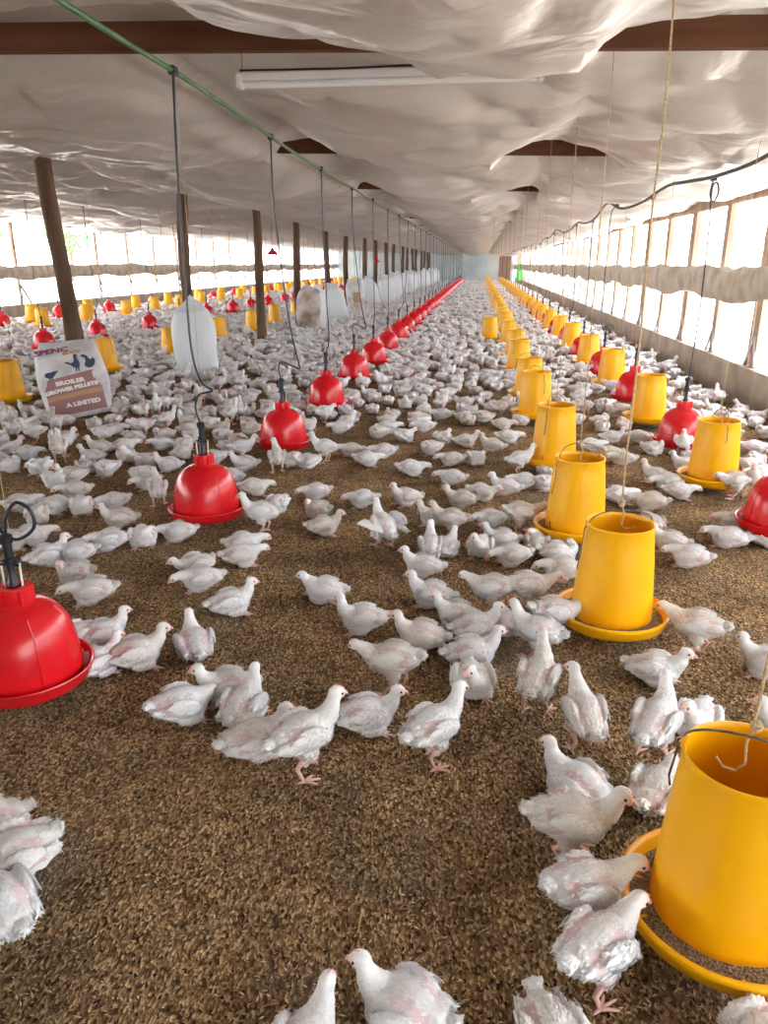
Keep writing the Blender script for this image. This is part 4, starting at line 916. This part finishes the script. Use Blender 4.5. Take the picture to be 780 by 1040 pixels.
# near birds, read off the photograph: (x, y of lowest point, heading in the picture 0 right 90 away 180 left 270 to camera, pose, size, label)
NEAR = [
 (-6,868,185,'l',1.05,'white chick at the left edge, barely in the photo, behind two others'),
 (22,908,185,'t',1.15,'pink-flanked chick with cocked tail at the lower left edge, upper of two'),
 (8,965,110,'L',1.15,'chick seen from behind at the lower left edge, lower of two'),
 (412,1082,158,'L',1.04,'white chick in bottom centre with head raised to the left'),
 (308,1128,58,'L',1.02,'chick cut by the bottom edge with its head raised toward its neighbour'),
 (345,1215,20,'K',1.0,'chick whose red-combed head only just enters at the bottom edge'),
 (556,1112,300,'C',1.0,'fluffy back of a chick cut by the bottom edge, right of centre'),
 (766,1120,240,'C',1.1,'fluffy back of a chick cut by the bottom right corner'),
 (600,1018,58,'P',1.08,'chick standing on long pink legs reaching up to the largest feeder'),
 (588,950,34,'P',1.05,'chick pecking into the rim of the largest feeder, behind another'),
 (575,872,8,'K',1.15,'greyish chick crouching with reddish face, tail to the left'),
 (583,832,150,'L',1.12,'chick looking left from behind the greyish crouching chick'),
 (664,836,70,'D',1.1,'chick seen from behind partly hidden by the largest feeder'),
 (662,766,72,'s',1.08,'chick standing with its fluffy rump to the camera, left of a sitting one'),
 (708,752,265,'l',1.1,'chick sitting just behind the rim of the largest feeder, pink face'),
 (663,700,352,'L',1.1,'pink-winged chick lying in front of the second feeder, facing right'),
 (703,668,170,'P',1.12,'white chick standing right of the second feeder pan, head at its rim'),
 (778,692,175,'L',1.05,'chick lying at the right edge under the hanging twine'),
 (800,765,178,'L',1.05,'chick behind the largest feeder, only its head in view at right'),
 (590,762,112,'s',1.08,'slim chick standing with neck up, back to camera, right of centre'),
 (543,727,78,'s',1.12,'chick standing with rump to camera before the second feeder, head turned right'),
 (478,718,280,'l',1.1,'plump round chick lying face on to the camera with red face'),
 (478,688,12,'L',1.1,'pink-winged chick lying with head to the right, behind the plump one'),
 (428,668,172,'L',1.08,'white chick lying left of the cluster before the second feeder, facing left'),
 (400,708,165,'P',1.12,'pink-flanked chick standing with lowered head to the left'),
 (438,780,40,'S',1.08,'upright chick at the front centre with head raised to the right'),
 (372,756,5,'L',1.08,'chick lying with face right, between two standing chicks'),
 (308,795,25,'S',1.15,'large white chick standing upright, front centre, facing right'),
 (258,784,15,'L',1.1,'greyish chick lying close behind the large standing one'),
 (250,745,60,'L',1.08,'chick lying with back to camera above the greyish chick'),
 (235,722,178,'L',1.05,'chick with pink beak facing left, upper left of the front group'),
 (186,742,10,'D',1.1,'lone chick lying low with head to the right, left of the group'),
 (200,678,98,'L',1.08,'lone chick seen from behind, lying in the open litter left of centre'),
 (140,688,5,'L',1.12,'chick lying with head to the right beside the largest red drinker'),
 (108,664,8,'L',1.0,'chick with yellowish head raised, behind two others by the drinker'),
 (100,693,25,'L',1.0,'chick tucked between the largest red drinker and its right neighbour'),
 (82,664,200,'t',.95,'chick with white tail tuft up, directly behind the largest red drinker'),
 (236,632,8,'L',1.05,'chick lying alone facing right in the open litter below the second drinker'),
 (206,606,182,'D',1.05,'front chick of a pair lying together, beak to the left'),
 (200,590,195,'t',1.0,'rear chick of a pair lying together, wing raised'),
 (330,618,165,'X',1.05,'chick sprawled in the open litter with one leg stretched right'),
 (370,648,182,'l',1.08,'round chick lying alone with folded wings, centre of the photo'),
 (97,617,168,'D',1.08,'pink-bellied chick lying with feet showing, right above the largest drinker'),
 (78,594,150,'C',1.0,'chick tucked behind the pink-bellied one'),
 (50,577,12,'L',1.05,'chick with raised head facing right above the black hose loop'),
 (80,574,170,'D',1.05,'chick lying close against the one above the hose loop'),
 (114,562,172,'D',1.05,'pink chick lying facing left, right of the hose loop'),
 (146,558,270,'C',1.05,'rounded chick lying face on beside the pink chick'),
 (183,552,172,'D',1.05,'chick lying low just below the second red drinker'),
 (124,540,170,'L',1.05,'chick with raised head facing left, left of the second red drinker'),
 (118,521,195,'D',1.0,'chick lying directly behind the one left of the second drinker'),
 (248,567,2,'D',1.05,'rear chick of the pair below and right of the second drinker'),
 (246,580,4,'D',1.05,'front chick of the pair below and right of the second drinker'),
 (268,543,170,'S',1.08,'chick standing on thin legs just right of the second red drinker'),
 (282,521,240,'C',1.0,'chick lying right behind the one standing at the second drinker'),
 (328,546,3,'L',1.02,'lowest of three chicks in a column right of the second drinker'),
 (323,526,145,'C',1.0,'middle of three chicks in a column right of the second drinker'),
 (322,508,182,'D',1.02,'topmost of three chicks in a column right of the second drinker'),
 (369,516,182,'D',1.02,'chick lying alone above the flapping white one, facing left'),
 (390,556,120,'W',1.15,'white chick flapping with spread wings in the middle of the photo'),
 (430,587,178,'L',1.05,'chick lying below the flapping one, head to the left'),
 (438,619,172,'L',1.08,'chick lying with head raised left, first of its tight cluster'),
 (498,622,168,'P',1.05,'chick bending left, left of the one reaching the second feeder'),
 (535,622,15,'P',1.1,'chick reaching right toward the second feeder pan'),
 (562,650,15,'P',1.05,'chick pecking into the left rim of the second feeder'),
 (545,668,158,'K',1.08,'chick facing left just before the second feeder pan'),
 (464,640,170,'L',1.0,'chick in the cluster facing left, behind two others'),
 (482,655,15,'L',1.05,'chick in the cluster with pink face turned right'),
 (513,652,90,'C',1.0,'pinkish chick squeezed into the cluster behind the second feeder chicks'),
 (488,567,262,'l',1.05,'chick lying face on in the flock left of the third feeder'),
 (510,558,180,'L',1.0,'chick with raised head left of the third feeder, facing left'),
 (520,576,198,'D',1.05,'chick lying with beak down to the left, left of the third feeder'),
 (545,562,90,'C',1.0,'chick lying with back to camera left of the third feeder'),
 (566,574,0,'C',1.08,'plump chick lying right beside the third feeder base'),
 (570,592,190,'D',1.08,'chick lying between the third feeder and the second feeder'),
 (527,541,18,'P',1.1,'chick standing and reaching right to the third feeder'),
 (498,537,200,'D',1.0,'pinkish chick lying behind the one reaching to the third feeder'),
 (440,538,165,'L',1.0,'chick right of the flapping one, raising its head left'),
 (458,545,170,'K',1.02,'chick bending right of the flapping one'),
 (437,573,92,'K',1.05,'pink-rumped chick seen from behind, right of the flapping one'),
 (452,568,60,'L',1.0,'chick lying right behind the pink-rumped one'),
 (700,582,168,'D',1.05,'chick lying right of the second feeder, touching another'),
 (662,545,112,'D',1.0,'pink chick lying right behind the second feeder barrel'),
 (680,565,175,'L',1.0,'chick lying with head up right of the second feeder barrel'),
 (738,562,172,'D',1.08,'chick lying low at right with head stretched left'),
 (745,543,182,'D',1.0,'pinkish chick lying beneath the drinker at the right edge'),
 (776,560,20,'D',1.0,'chick lying at the right edge under the drinker'),
]
AUTO = [ # (x, y, heading, pose) further birds read off the photograph
 (22,521,8,'D'),(40,534,262,'C'),(57,524,322,'D'),(84,526,270,'C'),(78,508,180,'D'),(12,561,0,'D'),(33,557,2,'D'),(75,492,200,'L'),(56,496,290,'C'),(42,484,230,'t'),(88,483,100,'t'),
 (110,484,205,'C'),(104,464,172,'L'),(127,463,2,'D'),(145,491,300,'D'),(162,516,88,'s'),(150,499,200,'D'),(173,481,170,'L'),(36,451,200,'S'),(58,441,275,'P'),(28,468,340,'D'),(10,482,0,'C'),
 (166,460,180,'D'),(187,460,30,'C'),(258,506,5,'D'),(236,495,130,'C'),(250,479,172,'L'),(246,466,10,'K'),(218,472,200,'D'),(282,481,92,'s'),(298,476,265,'C'),(314,478,200,'t'),
 (331,470,178,'S'),(357,464,182,'D'),(372,474,2,'D'),(390,467,182,'D'),(346,440,178,'D'),(385,446,200,'C'),(394,440,0,'D'),(417,483,2,'D'),(459,494,172,'D'),(459,474,175,'D'),(482,473,300,'C'),(413,515,205,'L'),
 (472,456,0,'L'),(438,463,200,'C'),(449,453,60,'t'),(431,441,190,'D'),(410,451,40,'t'),(510,438,350,'D'),(449,427,180,'D'),(472,430,10,'D'),(491,431,200,'C'),(500,461,178,'L'),(527,483,14,'S'),(515,452,0,'D'),
 (514,507,172,'L'),(532,500,180,'D'),(554,502,200,'C'),(553,486,80,'C'),(469,517,178,'L'),(488,511,2,'t'),(620,451,10,'L'),(648,450,190,'D'),(662,464,330,'C'),(692,464,268,'S'),(694,479,178,'L'),(664,493,150,'L'),
 (678,499,200,'D'),(688,509,2,'D'),(660,520,178,'D'),(627,513,20,'D'),(618,470,190,'C'),(600,460,10,'D'),(632,475,190,'D'),(744,506,210,'P'),(762,504,268,'S'),(773,490,200,'D'),(765,461,0,'D'),(777,446,180,'C'),
 (735,452,170,'D'),(573,470,95,'C'),(560,452,180,'D'),
]
def world_dir(px, py, head):
    r = ray(px, py); az = math.atan2(r[1], r[0]); return az - PI / 2 + math.radians(head)
LM = [((.555, 1.30), 'the largest feeder'), ((.545, 2.68), 'the second yellow feeder'), ((.53, 3.72), 'the third yellow feeder'), ((.535, 5.05), 'the fourth yellow feeder'), ((.535, 6.75), 'the fifth yellow feeder'),
      ((.535, 7.9), 'the sixth yellow feeder'), ((-1.416, 2.0), 'the largest red drinker'), ((-1.416, 3.70), 'the second red drinker'), ((-1.416, 5.37), 'the third red drinker'), ((-1.416, 7.04), 'the fourth red drinker'), ((-1.416, 8.71), 'the fifth red drinker'),
      ((1.50, 4.77), 'the first right row feeder'), ((1.50, 6.73), 'the second right row feeder'), ((1.55, 5.75), 'the first kerbside red drinker'), ((1.55, 3.8), 'the drinker cut by the right edge'), (ground(84, 424), 'the printed feed sack'), (ground(203, 384), 'the upright white sack'),
      ((-4.62, 6.95), 'the feeder beside the left edge'), ((-4.62, 8.97), 'the feeder behind the printed sack')]
OBST = [(x, y, .19) for x, y in FEED + DRK] + [(x, y, .26) for x, y in SACKS] + [(p.location.x, p.location.y, .14) for p in posts]
TAKEN = []
def grid_key(x, y): return (int(math.floor(x / .3)), int(math.floor(y / .3)))
G = {}
def mark(x, y): G.setdefault(grid_key(x, y), []).append((x, y)); TAKEN.append((x, y))
def clear(x, y, d):
    a, b = grid_key(x, y)
    for i in (-1, 0, 1):
        for j in (-1, 0, 1):
            for (p, q) in G.get((a + i, b + j), ()):
                if (p - x) ** 2 + (q - y) ** 2 < d * d: return False
    return True
OB = {}
for (x, y, r) in OBST: OB.setdefault(grid_key(x, y), []).append((x, y, r))
def free(x, y, m=.05):
    a, b = grid_key(x, y)
    for i in (-1, 0, 1):
        for j in (-1, 0, 1):
            for (p, q, r) in OB.get((a + i, b + j), ()):
                if math.hypot(x - p, y - q) < r + m: return False
    return True
BIRDS = []
DEAD = {'S': .01, 's': .0, 'P': .02, 'K': .01, 'W': .01}
for (px, py, hd, ps, sz, lab) in NEAR:
    X, Y = ground(px, py); r = ray(px, py); n = math.hypot(r[0], r[1]); k = DEAD.get(ps, .060) * sz; X += r[0] / n * k; Y += r[1] / n * k
    BIRDS.append((X, Y, world_dir(px, py, hd), ps, sz * .89, lab)); mark(X, Y)
for (px, py, hd, ps) in AUTO:
    X, Y = ground(px, py); r = ray(px, py); n = math.hypot(r[0], r[1]); k = DEAD.get(ps, .060); X += r[0] / n * k; Y += r[1] / n * k
    BIRDS.append((X, Y, world_dir(px, py, hd), ps, rnd.uniform(.88, .97), None)); mark(X, Y)
# the flock further back, scattered over the litter with bare gaps
R2 = np.random.default_rng(77); FL = []
keys = 'DDDDDDLlTCCCCtSP'
def density(x, y, px, py):
    a = noise.noise(Vector((x * 1.3, y * .9, 4))) + .5 * noise.noise(Vector((x * 3, y * 2.4, 8)))
    if py > 437 and not (py < 478 and (px < 260 or px > 700)): return 0
    base = 1.0
    if y < 9 and -1.2 < x < .4: base = .62 + .25 * a
    elif y < 9.5: base = .86 + .3 * a
    elif y < 16: base = .95 + .35 * a
    if .62 < x < 1.35 and y < 7: base *= .8
    if x > 2.0 and y < 9: base *= .55
    if x > 2.5 or x < LX + .2: base = 0
    if abs(x - PXL) > 6.9 and y < 25: base *= .8
    return base
for pas, (y0, y1, n, dmin) in enumerate(((4.2, 10, 9000, .185), (10, 18, 16000, .175), (18, 34, 30000, .18), (34, 61.5, 32000, .20))):
    xs_ = R2.uniform(LX + .1, RX - .1, n); ys_ = R2.uniform(y0, y1, n); u = R2.random(n)
    for x, y, uu in zip(xs_, ys_, u):
        x = float(x); y = float(y); px, py = pix(x, y)
        if px < -25 or px > 800: continue
        if uu > density(x, y, px, py): continue
        if clear(x, y, dmin) and free(x, y, .06): mark(x, y); FL.append((x, y))
FL.sort(key=lambda p: p[1])
def inview(x, y):
    a, b = pix(x, y, .08); return -6 < a < 786 and b < 1070
cand = [p for p in FL if inview(*p)]
nind = max(0, 300 - len(BIRDS)); first = cand[:nind]; fs_set = set(first); rest = [p for p in FL if p not in fs_set]
for (x, y) in first:
    BIRDS.append((x, y, float(R2.uniform(0, 2 * PI)), keys[int(R2.integers(len(keys)))], float(R2.uniform(.87, .96)), None))
# labels for the further birds: by pose, heading, and order outward from the nearest landmark
def facing(X, Y, rot):
    r = ray(*pix(X, Y)); az = math.atan2(r[1], r[0]) - PI / 2; h = math.degrees(rot - az) % 360
    return ('right', 'away', 'left', 'the camera')[int(((h + 45) % 360) // 90)]
POSW = {'S': 'standing', 's': 'standing neck-up', 'P': 'standing head-down', 'K': 'crouching', 'L': 'resting head-up', 'l': 'resting head-up', 'T': 'resting', 'D': 'resting head-low', 'C': 'curled-up', 'X': 'sprawled', 'W': 'flapping', 't': 'tail-up resting'}
RK = ['nearest', 'second nearest', 'third nearest', 'fourth nearest', 'fifth nearest', 'sixth nearest', 'seventh nearest', 'eighth nearest', 'ninth nearest', 'tenth nearest', 'eleventh nearest', 'twelfth nearest', 'thirteenth nearest', 'fourteenth nearest', 'fifteenth nearest']
LMY = sorted(b[1] for b in BIRDS)[-8] - .35; sect = {}
for i, (X, Y, rot, ps, sz, lab) in enumerate(BIRDS):
    d, j = min((math.hypot(X - p[0][0], Y - p[0][1]), j) for j, p in enumerate(LM) if p[0][1] < LMY)
    lx, ly = pix(*LM[j][0]); bx, by = pix(X, Y); dx, dy = bx - lx, (by - ly) * 1.6
    sd_ = ('right of' if dx > 0 else 'left of') if abs(dx) > abs(dy) else ('before' if dy > 0 else 'behind')
    sect.setdefault((j, sd_), []).append((d, i))
auto = {}
YMAX = max(b[1] for b in BIRDS); print('YMAX', YMAX)
for (j, sd_), lst in sect.items():
    for r, (d, i) in enumerate(sorted(lst)):
        X, Y, rot, ps, sz, lab = BIRDS[i]
        auto[i] = f'{POSW[ps]} white chick facing {facing(X, Y, rot)}, {RK[r]} {sd_} {LM[j][1]}' if r < 15 else f'white chick in the crowd farther out {sd_} {LM[j][1]}'
protoobj = {}
for i, (X, Y, rot, ps, sz, lab) in enumerate(BIRDS):
    near = i < len(NEAR) + len(AUTO)
    key = (ps, near)
    if key not in protoobj:
        o = mk('broiler_chick', PB[ps]['hi'] if near else PB[ps]['mid'])
        if near:
            for nm, me in PB[ps]['parts']: mk(nm, me, o)
        protoobj[key] = o
    else: o = copy_tree(protoobj[key])
    o.location = (X, Y, gz(X, Y) + (0 if ps in 'SsPKW' else -.004)); o.rotation_euler = (rnd.uniform(-.05, .05) * (ps in 'LlTDC'), rnd.uniform(-.05, .05), rot); o.scale = (sz, sz * rnd.uniform(.97, 1.06), sz)
    tag(o, lab or auto.get(i) or 'small white chick of the dense flock around the middle of the shed', 'chicken', 'white broiler chicks on the litter')
# everything beyond: an uncountable flock
VV = []; FF = []; CC = []; off = 0
for (x, y) in rest:
    k = keys[int(R2.integers(len(keys)))]; v, f, c = PB[k]['low' if y < 17 else 'tiny']
    if y < 10.5:
        me = PB[k]['mid']
        if '_m' not in PB[k]:
            a, b, _ = arrays(me); ca = np.empty(len(a) * 4); me.color_attributes['Col'].data.foreach_get('color', ca); PB[k]['_m'] = (a, b, ca.reshape(-1, 4)[:, :3])
        v, f, c = PB[k]['_m']
    a = float(R2.uniform(0, 2 * PI)); s = float(R2.uniform(.87, .98)) * (1 if y < 30 else 1.1); ca, sa = math.cos(a) * s, math.sin(a) * s
    p = np.stack([v[:, 0] * ca - v[:, 1] * sa + x, v[:, 0] * sa + v[:, 1] * ca + y, v[:, 2] * s + gz(x, y)], 1)
    VV.append(p); FF.append(f + off); CC.append(c * float(R2.uniform(.88, 1.04))); off += len(v)
VV = np.concatenate(VV); FF = np.concatenate(FF); CC = np.concatenate(CC)
me = bpy.data.meshes.new('distant_flock'); me.vertices.add(len(VV)); me.vertices.foreach_set('co', VV.ravel()); me.loops.add(len(FF) * 3); me.loops.foreach_set('vertex_index', FF.ravel().astype(np.int32))
me.polygons.add(len(FF)); me.polygons.foreach_set('loop_start', np.arange(len(FF)) * 3); me.update(calc_edges=True)
ca = me.color_attributes.new('Col', 'FLOAT_COLOR', 'POINT'); cc = np.ones((len(VV), 4)); cc[:, :3] = np.clip(CC, 0, 1); ca.data.foreach_set('color', cc.ravel()); me.materials.append(M['plumage'])
me.polygons.foreach_set('use_smooth', [True] * len(me.polygons))
tag(mk('distant_flock', me), 'countless white chicks crowding the litter all the way to the end wall', 'chickens', kind='stuff')
print('BIRDS', len(BIRDS), 'rest', len(rest), 'verts', len(VV))
